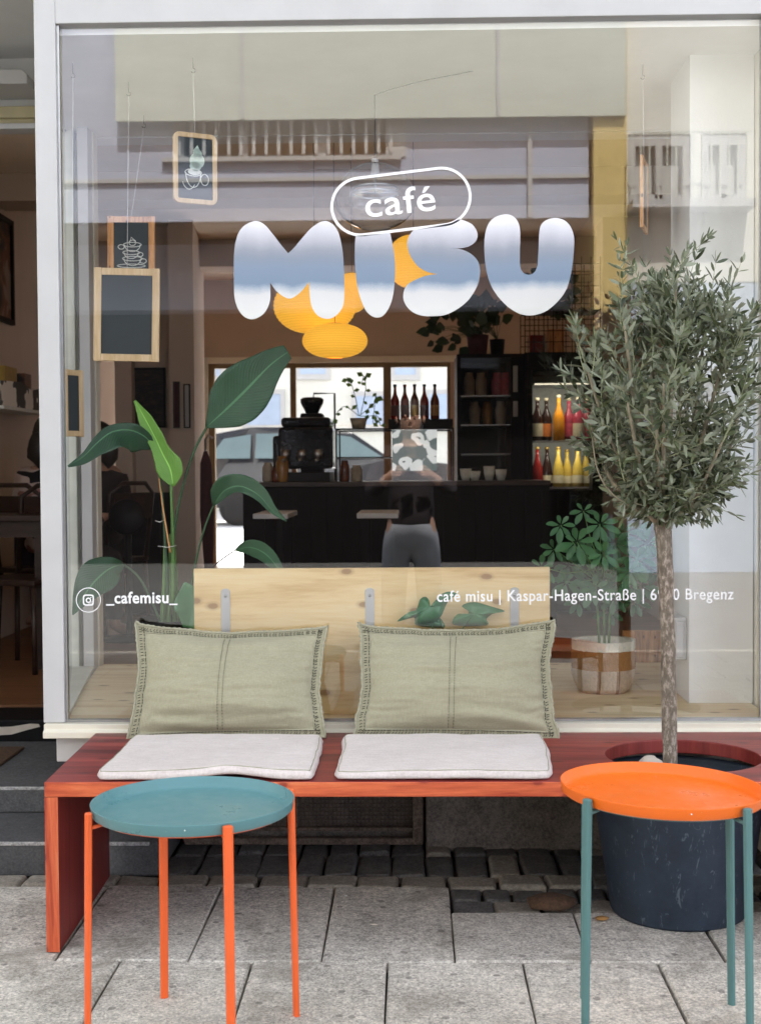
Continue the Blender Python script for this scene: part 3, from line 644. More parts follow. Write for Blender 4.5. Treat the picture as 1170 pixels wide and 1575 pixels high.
# ================================================================== SEAT PADS
def fbm(x, y, s, seed, o=3):
    v = 0; a = 1
    for i in range(o): v += a * mnoise.noise(V((x * s, y * s, seed * 7.3 + i))); s *= 2.1; a *= 0.5
    return v
def pad(name, front, back, yf, yb, z, th, label, seed, wrinkle=0.0):
    mb = MB(); nu, nv = 90, 50
    def edge(u, v): # px mapping to x
        xf = front[0] + (front[1] - front[0]) * u; xb = back[0] + (back[1] - back[0]) * u
        yy = yf + (yb - yf) * v
        # rounded corners
        cu = abs(2 * u - 1); cv = abs(2 * v - 1)
        sh = 0.010 * (max(0, cu - 0.82) / 0.18) ** 2 * (max(0, cv - 0.78) / 0.22) ** 2
        x = xf + (xb - xf) * v; x += (-1 if u > .5 else 1) * sh; yy += (-1 if v > .5 else 1) * sh
        x += 0.006 * fbm(v, seed, 3, seed) * (1 if cu > 0.5 else 0); yy += 0.005 * fbm(u, seed, 4, seed + 2)
        return x, yy
    def prof(u, v):
        e = min(u, 1 - u) / 0.05; f = min(v, 1 - v) / 0.07; k = min(1, e, f)
        return math.sqrt(max(0, 1 - (1 - k) ** 2.2))
    for side in (1, 0):
        vs = []; uvs = []
        for j in range(nv + 1):
            for i in range(nu + 1):
                u, v = i / nu, j / nv; x, yy = edge(u, v); p = prof(u, v)
                lift = wrinkle * math.exp(-((u - 0.62) / 0.16) ** 2) * max(0, 1 - v * 3.0) * 0.016
                lift += wrinkle * math.exp(-((u - 0.9) / 0.07) ** 2) * max(0, 1 - v * 3.5) * -0.0
                if side: zz = z + th * 0.32 + p * (th * 0.68 + 0.004 * fbm(u, v, 3, seed) + 0.0014 * fbm(u, v, 14, seed + 5)) + lift
                else: zz = z + th * 0.32 - p * th * 0.30 + lift
                vs.append((x, yy, zz))
        fs = []
        for j in range(nv):
            for i in range(nu):
                a = j * (nu + 1) + i; q = (a, a + 1, a + nu + 2, a + nu + 1); fs.append(q if side else q[::-1])
        mb.add(vs, fs, 0, True)
    o = mb.build(name, 'pad_cotton', None, loc=((front[0] + front[1]) / 2, (yf + yb) / 2, z))
    # merge the two shells along the rim
    bm = bmesh.new(); bm.from_mesh(o.data); bmesh.ops.remove_doubles(bm, verts=bm.verts, dist=0.0004); bm.to_mesh(o.data); bm.free()
    pm = MB(); lp = []
    for k in range(221):
        q = k / 220 * 4; sd = int(q) % 4; f_ = q - int(q); e_ = 0.018; g_ = 0.03
        u, v = [(e_ + (1 - 2 * e_) * f_, g_), (1 - e_, g_ + (1 - 2 * g_) * f_), (1 - e_ - (1 - 2 * e_) * f_, 1 - g_), (e_, 1 - g_ - (1 - 2 * g_) * f_)][sd]
        x, yy = edge(u, v); p = prof(u, v)
        lift = wrinkle * math.exp(-((u - 0.62) / 0.16) ** 2) * max(0, 1 - v * 3.0) * 0.016
        lp.append(V((x, yy, z + th * 0.32 + p * (th * 0.68 + 0.004 * fbm(u, v, 3, seed)) + lift + 0.0003)))
    pm.tube(lp, 0.0013, 5); pm.build('seam', 'edge_linen', o)
    return tag(o, label, 'cushion', 'seat pads on the bench')
ZS = 0.4505
pad('seat_pad', (ax(146, -0.70, 1197), ax(484, -0.70, 1197)), (ax(204, -0.20, 1123), ax(499, -0.20, 1123)), -0.712, -0.20, ZS, 0.028, 'pale cotton seat pad with a raised front hem at the left end of the bench', 1, 1.0)
pad('seat_pad', (ax(513, -0.70, 1197), ax(851, -0.70, 1197)), (ax(528, -0.20, 1123), ax(838, -0.20, 1123)), -0.708, -0.20, ZS, 0.027, 'pale cotton seat pad lying flat on the bench in front of the right pillow', 2, 0.15)

# ================================================================== PILLOWS
def pillow(corners, label, seed):
    """corners px: TL, TR, BR, BL ; leaning on the glass"""
    yb, yt = -0.150, -0.035
    TL, TR, BR, BL = [at(px, py, yy) for (px, py), yy in zip(corners, (yt, yt, yb, yb))]
    t = thing('pillow', label, 'pillow', ((BL.x + BR.x) / 2, yb, ZS), 'sage pillows on the bench')
    nrm = (TR - TL).cross(BL - TL).normalized()
    if nrm.y > 0: nrm = -nrm      # towards the street
    nu, nv = 110, 76
    def plane(u, v):              # v 0 bottom .. 1 top
        p = BL.lerp(BR, u).lerp(TL.lerp(TR, u), v)
        # inward bow of the edges between the corners
        p.z -= 0.030 * math.sin(math.pi * u) ** 0.7 * v ** 3 ; p.z += 0.006 * math.sin(math.pi * u) * (1 - v) ** 3
        p.x += (0.021 * math.sin(math.pi * v)) * ((1 - u) ** 3 - u ** 3)
        p.z += 0.006 * fbm(u, 0, 4, seed) * v ** 2; p.x += 0.006 * fbm(v, 0, 6, seed + 3) * (abs(2 * u - 1)) ** 2
        return p
    FU, FV = 0.048, 0.062
    def bulge(u, v):
        a = max(0, (u - FU) / (1 - 2 * FU)); b_ = max(0, (v - FV) / (1 - 2 * FV))
        if a <= 0 or a >= 1 or b_ <= 0 or b_ >= 1: return 0
        k = (math.sin(math.pi * a) ** 0.55) * (math.sin(math.pi * b_) ** 0.6)
        return k * (1.12 - 0.3 * b_)
    th = 0.070
    front = []; back = []
    def fp(u, v, extra=0.0):
        p = plane(u, v); b_ = bulge(u, v)
        e = min(u, 1 - u)
        wr = 0
        if b_ > 0:
            wr = 0.0065 * math.sin(v * 52 + 5 * fbm(u * 2, v * 2, 2, seed)) * math.exp(-e / 0.11) * (0.5 + fbm(u, v, 6, seed + 1)) \
               + 0.0085 * fbm(u * 0.5, v * 2.2, 4, seed + 9) * min(1, b_ * 2) \
               + 0.006 * math.sin(v * 40 + 8 * u + seed) * math.exp(-((v - 0.14) / 0.10) ** 2) * math.exp(-((u - (0.22 if seed % 2 else 0.8)) / 0.2) ** 2)
            wr -= 0.0022 * math.exp(-((u - 0.475) / 0.012) ** 2)
        return p + nrm * (0.004 + b_ * th + wr + extra)
    mb = MB()
    for side in (0, 1):
        vs = []
        for j in range(nv + 1):
            for i in range(nu + 1):
                u, v = i / nu, j / nv
                vs.append(fp(u, v) if side == 0 else plane(u, v) - nrm * (0.0 + bulge(u, v) * 0.035))
        fs = []
        for j in range(nv):
            for i in range(nu):
                a = j * (nu + 1) + i; q = (a, a + 1, a + nu + 2, a + nu + 1); fs.append(q if side == 0 else q[::-1])
        mb.add(vs, fs, 0, True)
    # close the rim
    n0 = (nu + 1) * (nv + 1); rim = [i for i in range(nu + 1)] + [j * (nu + 1) + nu for j in range(1, nv + 1)] + [nv * (nu + 1) + i for i in range(nu - 1, -1, -1)] + [j * (nu + 1) for j in range(nv - 1, 0, -1)]
    mb.f += [[rim[i], rim[i] + n0, rim[(i + 1) % len(rim)] + n0, rim[(i + 1) % len(rim)]] for i in range(len(rim))]; mb.mi += [0] * len(rim); mb.sm += [True] * len(rim)
    mb.build('cover', 'sage_linen', t)
    # knobbly hem cord round the rim and stitches
    hem = MB()
    loop = [(i / 120, 0) for i in range(120)] + [(1, i / 76) for i in range(76)] + [(1 - i / 120, 1) for i in range(120)] + [(0, 1 - i / 76) for i in range(76)]
    pts = []
    rs = []
    for q, (u, v) in enumerate(loop):
        pts.append(fp(u, v) + V((0, 0, 0))); rs.append(0.0042 + 0.0012 * math.sin(q * 1.9) + 0.0006 * math.sin(q * 0.7))
    pts.append(pts[0]); rs.append(rs[0]); hem.tube(pts, rs, 7)
    inn = []
    lo_u, lo_v = FU * 0.98, FV * 0.98
    loop2 = [(lo_u + (1 - 2 * lo_u) * i / 120, lo_v) for i in range(120)] + [(1 - lo_u, lo_v + (1 - 2 * lo_v) * i / 76) for i in range(76)] + [(1 - lo_u - (1 - 2 * lo_u) * i / 120, 1 - lo_v) for i in range(120)] + [(lo_u, 1 - lo_v - (1 - 2 * lo_v) * i / 76) for i in range(76)]
    for q, (u, v) in enumerate(loop2): inn.append(fp(u, v, 0.001))
    inn.append(inn[0]); hem.tube(inn, 0.0030, 6)
    hem.build('hem', 'edge_linen', t)
    stc = MB()
    def dash(p, q, r=0.0011): stc.tube([p, q], r, 5)
    per = []
    for k in range(62): per.append(('h', (k + 0.5) / 62))
    for k in range(60):
        u = 0.03 + 0.94 * (k + rnd.uniform(-.25, .25)) / 59
        for v0, v1 in ((0.012, 0.052), (0.948, 0.988)):
            dash(fp(u, v0 + 0.01, 0.0042), fp(u + 0.006, v0 + 0.028, 0.0030)); dash(fp(u, v1 if v0 < .5 else v0, 0.0042), fp(u + 0.010, v1 if v0 < .5 else v0, 0.0042))
    for k in range(38):
        v = 0.03 + 0.94 * (k + rnd.uniform(-.25, .25)) / 37
        for u0, u1 in ((0.010, 0.042), (0.958, 0.990)):
            dash(fp(u0 + 0.006, v, 0.0042), fp(u0 + 0.02, v + 0.008, 0.0030)); dash(fp(u1 if u0 < .5 else u0, v, 0.0042), fp(u1 if u0 < .5 else u0, v + 0.016, 0.0042))
    for k in range(36):
        v = 0.07 + 0.86 * k / 36; sft = 0.010 * (v ** 4)
        for uc in (0.462 + sft, 0.487 + sft * 1.6): dash(fp(uc, v, 0.0018), fp(uc, v + 0.011, 0.0018), 0.0009)
    stc.build('stitching', 'thread', t)
    return t
pillow([(209, 957), (504, 962), (500, 1134), (194, 1142)], 'sage linen pillow with stitched hem leaning on the glass, left of the two', 1)
pillow([(551, 957), (853, 954), (859, 1139), (543, 1134)], 'sage linen pillow with stitched hem leaning on the glass beside the tree trunk', 2)

# ================================================================== TRAY TABLES
def tray_table(cx, cy, zt, rot, tray_m, leg_m, label, tilt=(0, 0)):
    t = thing('side_table', label, 'table', (cx, cy, 0), 'round tray tables in front of the bench')
    r = 0.2235; h = 0.026
    tilt_m = Matrix.Rotation(R(tilt[0]), 4, 'X') @ Matrix.Rotation(R(tilt[1]), 4, 'Y')
    def T(p): return V((cx, cy, zt)) + (tilt_m.to_3x3() @ V(p))
    mb = MB()
    prof = [(0.001, -h + 0.0), (r - 0.020, -h), (r - 0.010, -h + 0.001), (r - 0.003, -h + 0.006), (r, 0.0), (r + 0.0006, 0.0012), (r - 0.0006, 0.0018), (r - 0.0022, 0.001),
            (r - 0.0050, -h + 0.0085), (r - 0.012, -h + 0.0032), (r - 0.022, -h + 0.0022), (0.001, -h + 0.0022)]
    mb.lathe(prof, (0, 0, 0), 96)
    mb.v = [T(p) for p in mb.v]
    # fine bright lip and two rivets
    mb.build('tray', tray_m, t)
    rv = MB()
    for a in (-85,): rv.blob(T(((r - 0.002) * math.cos(R(a)), (r - 0.003 if a > 0 else r + 0.0005) * math.sin(R(a)), -0.008)), 0.0018, 0, 0, 1)
    rv.build('rivet', 'chalk', t)
    ring = MB(); ring.lathe([(r - 0.026, -h - 0.003), (r - 0.018, -h - 0.003), (r - 0.018, -h - 0.0005), (r - 0.026, -h - 0.0005), (r - 0.026, -h - 0.003)], (0, 0, 0), 64, closed=True); ring.v = [T(p) for p in ring.v]
    for k in range(4):
        a = R(rot + 90 * k); ca, sa = math.cos(a), math.sin(a)
        lg = MB(); rl = r + 0.0095; s = 0.0102
        e1 = V((-sa, ca, 0)); e2 = V((ca, sa, 0))
        top = T((rl * ca, rl * sa, -0.004)); top.z = max(top.z, 0); bot = V((cx + (rl + 0.009) * ca, cy + (rl + 0.009) * sa, 0))
        def sect(c_, s=s): return [c_ + e1 * (s * q[0]) + e2 * (s * 0.72 * q[1]) for q in ((1, .55), (.55, 1), (-.55, 1), (-1, .55), (-1, -.55), (-.55, -1), (.55, -1), (1, -.55))]
        cap_t = top.copy(); cap_t.z += 0.0018
        vs = sect(bot, s * 0.86) + sect(top) + sect(cap_t, s * 0.75)
        fs = [tuple(range(8))[::-1], tuple(range(16, 24))] + [(i, (i + 1) % 8, (i + 1) % 8 + 8, i + 8) for i in range(8)] + [(i + 8, (i + 1) % 8 + 8, (i + 1) % 8 + 16, i + 16) for i in range(8)]
        lg.add(vs, fs); lg.build('leg', leg_m, t)
        zb = -h - 0.0100
        ring.tube([T((rl * ca, rl * sa, zb)), T(((r - 0.024) * ca, (r - 0.024) * sa, zb + 0.006))], 0.0042, 8)
    ring.build('frame_ring', leg_m, t)
tray_table(ax(292, -1.22), -1.225, 0.531, 207, 'teal', 'orange_leg', 'low tray table with a teal tray and orange legs in front of the bench', (0, 0.0))
tray_table(ax(1017, -1.19), -1.195, 0.557, 38, 'orange', 'teal_leg', 'low tray table with an orange tray and teal legs in front of the planter', (0, 1.8))

# ================================================================== PLANTER + OLIVE TREE
pc = V((0.755, -0.365, 0))
pt = thing('planter', 'large dark blue plastic plant pot standing under the hole in the bench', 'plant pot', pc)
mb = MB(); mb.lathe([(0.17, 0.002), (0.186, 0.0), (0.190, 0.008), (0.2385, 0.33), (0.240, 0.335), (0.245, 0.337), (0.247, 0.385), (0.244, 0.392), (0.236, 0.392), (0.234, 0.38), (0.225, 0.30), (0.18, 0.28)], pc, 80, closed=True)
mb.build('pot_shell', 'planter_plastic', pt)
mb = MB(); nn = 26; vs = []; fs = []
for i in range(nn + 1):
    for k in range(48):
        a = 2 * math.pi * k / 48; r_ = 0.232 * i / nn; vs.append(pc + V((r_ * math.cos(a), r_ * math.sin(a), 0.352 + 0.012 * fbm(r_ * math.cos(a) * 9, r_ * math.sin(a) * 9, 1.5, 3))))
for i in range(nn):
    for k in range(48): fs.append((i * 48 + k, i * 48 + (k + 1) % 48, (i + 1) * 48 + (k + 1) % 48, (i + 1) * 48 + k))
mb.add(vs, fs, 0, True); mb.build('soil', 'soil', pt)
sv = at(999, 1170, -0.24)
tag(MB().blob((sv.x, -0.25, 0.388), (0.036, 0.03, 0.030), 3, 0.2, 3).build('stone', 'pebble', None, loc=(sv.x, -0.25, 0.36)), 'pale rounded stone on the soil beside the tree trunk', 'stone')

def olive():
    rnd = random.Random(11)
    YT = -0.385
    base = at(1031, 1172, YT); base.z = 0.33; top = at(1018, 800, YT)
    t = thing('olive_tree', 'small standard olive tree with a bushy grey-green crown growing from the dark pot', 'tree', base)
    path = [(1031, 1190), (1029, 1100), (1027, 1000), (1025, 920), (1022, 860), (1019, 815), (1018, 796)]
    rr = [0.0205, 0.0215, 0.0205, 0.0205, 0.0215, 0.0235, 0.026]
    pts = [at(a, b_, YT) for a, b_ in path]; pts.insert(0, base - V((0, 0, 0.02))); rr.insert(0, 0.024)
    pts2 = [V(p) for p in catmull([tuple(p) for p in pts], 8, False)]; rr2 = [r_[0] for r_ in catmull([(r_,) for r_ in rr], 8, False)]
    mb = MB(); mb.tube(pts2, rr2, 20)
    for v in mb.v: v += V((fbm(v.x * 30, v.z * 14, 1, 2), fbm(v.y * 30, v.z * 14, 1, 5), 0)) * 0.0025
    mb.build('trunk', 'bark', t)
    crown_c = at(1032, 592, YT); limbs = MB(); leaves = MB(); shoots = MB()
    def leaf(p, d, ln, wd, tone):
        d = d.normalized(); up = V((rnd.gauss(0, 1), rnd.gauss(0, 1), rnd.gauss(0.6, 1))); s = d.cross(up)
        if s.length < 1e-3: return
        s.normalize(); n_ = s.cross(d).normalized(); c_ = rnd.uniform(-0.12, 0.28)
        vs = [p]; prof = [(0.28, 0.85), (0.58, 1.0), (0.84, 0.6)]
        for q, w_ in prof:
            m_ = p + d * (ln * q) - n_ * (c_ * ln * q * q * 0.5)
            vs += [m_ + s * wd * w_ * 0.5 + n_ * wd * 0.10, m_, m_ - s * wd * w_ * 0.5 + n_ * wd * 0.10]
        vs.append(p + d * ln - n_ * (c_ * ln * 0.5))
        fs = [(0, 1, 2), (0, 2, 3), (1, 4, 5, 2), (2, 5, 6, 3), (4, 7, 8, 5), (5, 8, 9, 6), (7, 10, 8), (8, 10, 9)]
        leaves.add(vs, fs, 0, True, tone)
    def shoot(p0, d, ln, r0, dens=1.0, lw=1.0, curve=None):
        n_ = max(4, int(ln / 0.022)); p = p0.copy(); dd = d.normalized(); pts = [p.copy()]; rs = [r0]
        bend = V((rnd.gauss(0, 0.10), rnd.gauss(0, 0.10), 0.05))
        for i in range(n_):
            dd = (dd + bend * 0.28 + V((rnd.gauss(0, 0.07), rnd.gauss(0, 0.07), rnd.gauss(0.02, 0.05)))).normalized()
            p = p + dd * (ln / n_); pts.append(p.copy()); rs.append(r0 * (1 - 0.82 * (i + 1) / n_))
        (shoots if r0 < 0.0024 else limbs).tube(pts, rs, 5)
        tone0 = rnd.uniform(0.15, 0.75); side = V((rnd.gauss(0, 1), rnd.gauss(0, 1), rnd.gauss(0, 0.4))).normalized()
        for i in range(1, len(pts)):
            if rnd.random() > dens: continue
            tdir = (pts[i] - pts[i - 1]).normalized(); side = tdir.cross(side); side = side.normalized() if side.length > 1e-3 else V((1, 0, 0))
            for s_ in (1, -1):
                if rnd.random() < 0.10: continue
                tipk = 1 - 0.35 * (i / len(pts)); ld = tdir * rnd.uniform(0.55, 1.15) + side * s_ * rnd.uniform(0.6, 1.1) + V((0, 0, rnd.uniform(-0.25, 0.18)))
                leaf(pts[i], ld, rnd.uniform(0.036, 0.064) * tipk * lw, rnd.uniform(0.0105, 0.0165) * tipk * lw, min(1, max(0, tone0 + rnd.gauss(0, 0.13))))
        for s_ in (1, -1): leaf(pts[-1], dd + side * s_ * 0.25, rnd.uniform(0.026, 0.040), 0.007, min(1, tone0 + 0.25))
        return pts
    # main limbs out of the trunk top to points in the crown (px, py, depth offset)
    main = [(905, 640, -0.02), (930, 560, 0.10), (960, 500, -0.12), (1000, 440, 0.05), (1040, 430, -0.08), (1085, 480, 0.08), (1120, 520, -0.05), (1140, 610, 0.06), (1110, 680, -0.10), (960, 700, 0.12), (1020, 590, -0.15), (1060, 600, 0.14), (900, 560, -0.08), (1010, 660, -0.13), (1085, 720, -0.02), (965, 620, -0.14), (1150, 560, 0.10), (1050, 520, -0.02), (985, 740, -0.06), (1050, 740, 0.09)]
    nodes = []
    for (a, b_, dy) in main:
        tgt = at(a, b_, YT + dy * 1.4); mid = top.lerp(tgt, 0.45) + V(((tgt.x - top.x) * 0.16, 0, -0.03)) + V((rnd.gauss(0, .01), rnd.gauss(0, .012), rnd.gauss(0, .01)))
        pts = [V(p) for p in catmull([tuple(top + V((rnd.gauss(0, .006), rnd.gauss(0, .006), -0.01))), tuple(mid), tuple(tgt)], 8, False)]
        limbs.tube(pts, [0.0085 * (1 - i / len(pts)) ** 0.8 + 0.0020 for i in range(len(pts))], 7)
        nodes += [(p, i / len(pts)) for i, p in enumerate(pts) if i > 2]
    # outline in the picture, as half-width by height
    def inside(p):
        zc = (p.z - 1.105) / 0.80
        if zc < 0 or zc > 1: return False
        hw = 0.298 * (math.sin(math.pi * min(1, zc * 0.93 + 0.06)) ** 0.62)
        dx = p.x - (0.725 + 0.012 * zc); dy = (p.y - YT) / 0.92
        return dx * dx + dy * dy < hw * hw
    cnt = 0; tries = 0
    while cnt < 400 and tries < 6000:
        tries += 1
        p, q = rnd.choice(nodes); a = rnd.uniform(0, 6.283)
        out = (p - (crown_c - V((0, 0, 0.10)))).normalized()
        d = out * rnd.uniform(0.5, 1.4) + V((math.cos(a) * 0.75, math.sin(a) * 0.75, rnd.uniform(-0.35, 1.05)))
        ln = rnd.uniform(0.08, 0.20); end = p + d.normalized() * ln
        if not inside(end): continue
        pts = shoot(p, d, ln, 0.0021, 0.96); cnt += 1
        if rnd.random() < 0.42:
            k = pts[len(pts) // 2]; d2 = d.normalized() + V((rnd.gauss(0, .7), rnd.gauss(0, .7), rnd.gauss(0.3, .4)))
            if inside(k + d2.normalized() * 0.09): shoot(k, d2, rnd.uniform(0.05, 0.10), 0.0014, 0.98, 0.9)
    # the tall whips that stand out of the crown, and hanging ends
    for a0, b0, a1, b1, dy in ((955, 520, 950, 375, -0.05), (985, 540, 948, 400, 0.03), (1003, 540, 1015, 345, -0.08), (1000, 480, 1020, 335, -0.02), (1035, 520, 1052, 392, -0.06), (1060, 510, 1062, 378, 0.04), (1085, 500, 1108, 405, -0.02), (1110, 480, 1128, 400, -0.06), (1105, 520, 1132, 430, 0.05),
                               (1120, 560, 1165, 480, -0.05), (1130, 600, 1172, 520, 0.03), (1130, 640, 1175, 600, -0.05), (900, 560, 878, 505, -0.06), (905, 590, 872, 515, 0.0), (940, 600, 895, 480, -0.05), (975, 580, 962, 430, 0.0), (975, 560, 975, 420, -0.07), (1040, 500, 1038, 440, -0.1), (915, 640, 882, 560, -0.04), (1125, 690, 1172, 640, 0),
                               (1060, 770, 1140, 735, -0.08), (1090, 760, 1165, 722, -0.05), (1070, 760, 1125, 800, -0.03), (960, 740, 915, 640, -0.12)):
        p0 = at(a0, b0, YT + dy); p1 = at(a1, b1, YT + dy * 1.5); shoot(p0, p1 - p0, (p1 - p0).length, 0.0023, 0.95, 1.0)
    # low stray branch sweeping left
    cur = [V(p) for p in catmull([tuple(at(a, b_, YT + dd)) for a, b_, dd in ((1010, 800, 0), (975, 782, -0.05), (940, 758, -0.07), (918, 720, -0.08), (910, 660, -0.09), (912, 620, -0.09))], 6, False)]
    limbs.tube(cur, [0.0034 - 0.0018 * i / len(cur) for i in range(len(cur))], 6)
    for i in range(3, len(cur), 3):
        for s_ in (1, -1):
            if rnd.random() < 0.6: leaf(cur[i], (cur[i] - cur[i - 1]).normalized() + V((s_ * 0.9, rnd.gauss(0, .4), 0.1)), 0.045, 0.010, rnd.random())
    limbs.build('limbs', 'limb', t); shoots.build('twigs', 'shoot', t)
    leaves.build('crown', 'olive_leaf', t)
olive()
# ================================================================== INSIDE THE DISPLAY
# pine board with three white metal straps
YB1 = 0.115
pb_ = thing('pine_board', 'knotty pale pine board standing upright behind the window glass', 'board', (ax(570, YB1), YB1, 0.475))
MB().box(ax(296, YB1), ax(845, YB1), YB1, YB1 + 0.024, 0.4745, az(873.5, YB1)).build('panel', 'pine', pb_, 0.002)
for px in (347, 568.5, 791):
    c_ = at(px, 935, YB1); hw = 0.0145; zt = az(905, YB1)
    poly = [(c_.x - hw, 0.56), (c_.x + hw, 0.56), (c_.x + hw, zt - 0.008)] + [(c_.x + hw * math.cos(R(a)), zt - 0.008 + 0.010 * math.sin(R(a))) for a in range(20, 180, 20)] + [(c_.x - hw, zt - 0.008)]
    s_ = MB(); s_.prism(poly, YB1 - 0.0035, YB1 - 0.0006); so_ = s_.build('strap', 'white_paint', pb_, 0.001)
    z_ = zt - 0.022; s_ = MB(); s_.blob((c_.x, YB1 - 0.0042, z_), (0.0050, 0.0024, 0.0050), 0, 0, 2); s_.build('screw', 'steel', so_)

# ---------------- leaves
def big_leaf(name, mid, prof, y0, y1, mat, parent, asym=(1, 1), fold=0.25, wave=0.06, tone=0.5, n=26, m=6, seed=0, norm=None, curl=0.0):
    """mid: pixel polyline of the midrib, prof: half widths in px along it"""
    ml = catmull([tuple(p) for p in mid], 8, False); N = len(ml)
    pts = [at(a, b_, y0 + (y1 - y0) * i / (N - 1)) for i, (a, b_) in enumerate(ml)]
    pts = resample(pts, n); sc_ = (y0 - CAMY) / F_PX
    mb = MB(); vs = []; uvs = []
    for i, p in enumerate(pts):
        t_ = i / (n - 1); tg = (pts[min(i + 1, n - 1)] - pts[max(i - 1, 0)]).normalized()
        side = tg.cross(V(norm) if norm else V((0, -1, 0.15))).normalized(); nr = side.cross(tg).normalized()
        if nr.y > 0: nr = -nr
        k = t_ * (len(prof) - 1); j = min(int(k), len(prof) - 2); hw = (prof[j] + (prof[j + 1] - prof[j]) * (k - j)) * sc_
        for s_ in range(-m, m + 1):
            f = s_ / m; a_ = asym[0] if f < 0 else asym[1]
            wv = wave * hw * math.sin(t_ * 17 + f * 2 + seed) * abs(f) ** 2 + 0.12 * wave * hw * math.sin(t_ * 90) * abs(f)
            vs.append(p + side * (hw * a_ * f) * (1 - curl * abs(f)) + nr * (abs(f) * hw * fold * a_ + wv)); uvs.append((0.5 + f / 2, t_))
    w_ = 2 * m + 1; fs = [(i * w_ + j, i * w_ + j + 1, (i + 1) * w_ + j + 1, (i + 1) * w_ + j) for i in range(n - 1) for j in range(2 * m)]
    mb.add(vs, fs, 0, True, tone, uvs)
    return mb.build(name, mat, parent, solid=0.0007)
def stalk(name, px, r0, r1, y0, y1, mat, parent):
    ml = catmull(px, 6, False); N = len(ml); mb = MB()
    mb.tube([at(a, b_, y0 + (y1 - y0) * i / (N - 1)) for i, (a, b_) in enumerate(ml)], [r0 + (r1 - r0) * i / (N - 1) for i in range(N)], 8)
    return mb.build(name, mat, parent)
YS = 0.45
sp0 = at(262, 960, YS); zt = az(956, YS - 0.1)
st_ = thing('bird_of_paradise_plant', 'tall potted plant with big paddle leaves behind the left half of the window', 'plant', (sp0.x, YS + 0.03, 0.475))
mb = MB(); mb.lathe([(0.095, 0.4745), (0.100, 0.48), (0.124, zt - 0.02), (0.128, zt - 0.018), (0.128, zt), (0.120, zt), (0.118, zt - 0.03), (0.02, zt - 0.03)], (sp0.x, YS + 0.03, 0), 40)
mb.build('pot', 'black', st_)
big_leaf('leaf', [(317, 657), (345, 632), (378, 600), (415, 562), (443, 541)], [2, 20, 37, 44, 43, 38, 28, 20, 12], YS, YS - 0.05, 'strelitzia_leaf', st_, (1.0, 1.0), 0.16, 0.05, 0.35, seed=1)
stalk('stalk', [(262, 930), (264, 850), (276, 770), (296, 700), (318, 657)], 0.006, 0.0042, YS, YS, 'dark_stalk', st_)
big_leaf('leaf', [(238, 690), (224, 672), (200, 661), (172, 664), (148, 682), (128, 702), (104, 717)], [2, 18, 25, 24, 24, 20, 14, 9, 2], YS - 0.02, YS - 0.22, 'strelitzia_leaf', st_, (1.35, 0.42), 0.3, 0.08, 0.08, seed=2)
stalk('stalk', [(258, 930), (254, 830), (248, 750), (238, 690)], 0.006, 0.0042, YS - 0.02, YS - 0.02, 'dark_stalk', st_)
big_leaf('leaf', [(266, 748), (262, 722), (250, 698), (238, 672), (222, 642), (207, 616)], [3, 19, 22, 16, 13, 14, 12, 11, 6, 2], YS - 0.04, YS - 0.03, 'young_leaf', st_, (0.95, 1.0), 0.45, 0.12, 0.5, seed=4)
stalk('stalk', [(266, 930), (266, 840), (263, 745)], 0.008, 0.005, YS - 0.03, YS - 0.04, 'stalk', st_)
big_leaf('leaf', [(190, 868), (170, 874), (148, 892), (128, 918), (112, 946)], [2, 13, 24, 30, 30, 24, 16, 8, 1], YS - 0.05, YS - 0.25, 'strelitzia_leaf', st_, (1.0, 0.95), 0.3, 0.06, 0.25, seed=5)
stalk('stalk', [(256, 985), (240, 940), (215, 890), (190, 868)], 0.005, 0.003, YS - 0.05, YS - 0.05, 'dark_stalk', st_)
big_leaf('leaf', [(328, 778), (345, 755), (370, 748), (398, 762), (418, 785), (441, 802)], [2, 16, 20, 18, 17, 14, 10, 6, 1], YS - 0.05, YS - 0.2, 'strelitzia_leaf', st_, (1.0, 0.55), 0.35, 0.1, 0.45, seed=6)
stalk('stalk', [(284, 960), (298, 880), (312, 820), (328, 778)], 0.005, 0.003, YS - 0.05, YS - 0.05, 'dark_stalk', st_)
big_leaf('leaf', [(362, 846), (385, 842), (408, 852), (427, 874), (440, 902)], [1, 8, 13, 15, 14, 12, 9, 5, 1], YS - 0.1, YS - 0.3, 'strelitzia_leaf', st_, (0.9, 0.9), 0.3, 0.08, 0.6, seed=7)
stalk('stalk', [(290, 960), (302, 915), (328, 872), (362, 846)], 0.0035, 0.002, YS - 0.1, YS - 0.1, 'black', st_)
big_leaf('leaf', [(284, 896), (290, 915), (293, 940), (290, 966)], [2, 16, 24, 24, 16, 8], YS - 0.12, YS - 0.12, 'ivy_leaf', st_, (1, 1), 0.2, 0.06, 0.9, seed=8)
for i, (a, b_, c_, r_) in enumerate(((248, 252, 254, 0.009), (258, 262, 262, 0.011), (268, 268, 262, 0.009), (252, 258, 262, 0.008), (276, 272, 268, 0.007))):
    stalk('stalk', [(a, 968), (b_, 900), (c_, 815 + i * 6)], r_, 0.004, YS + 0.02 * (i - 2), YS, 'stalk', st_)
stalk('stalk', [(262, 850), (252, 790), (244, 735)], 0.004, 0.002, YS - 0.05, YS - 0.05, 'orange_wood', st_)
for a, b_, py in ((239, 252, 801), (243, 272, 840)): MB().tube([at(a, py, YS - 0.04), at((a + b_) / 2, py + 2, YS - 0.06), at(b_, py - 1, YS - 0.04)], 0.0014, 5).build('tie', 'white_cord', st_)

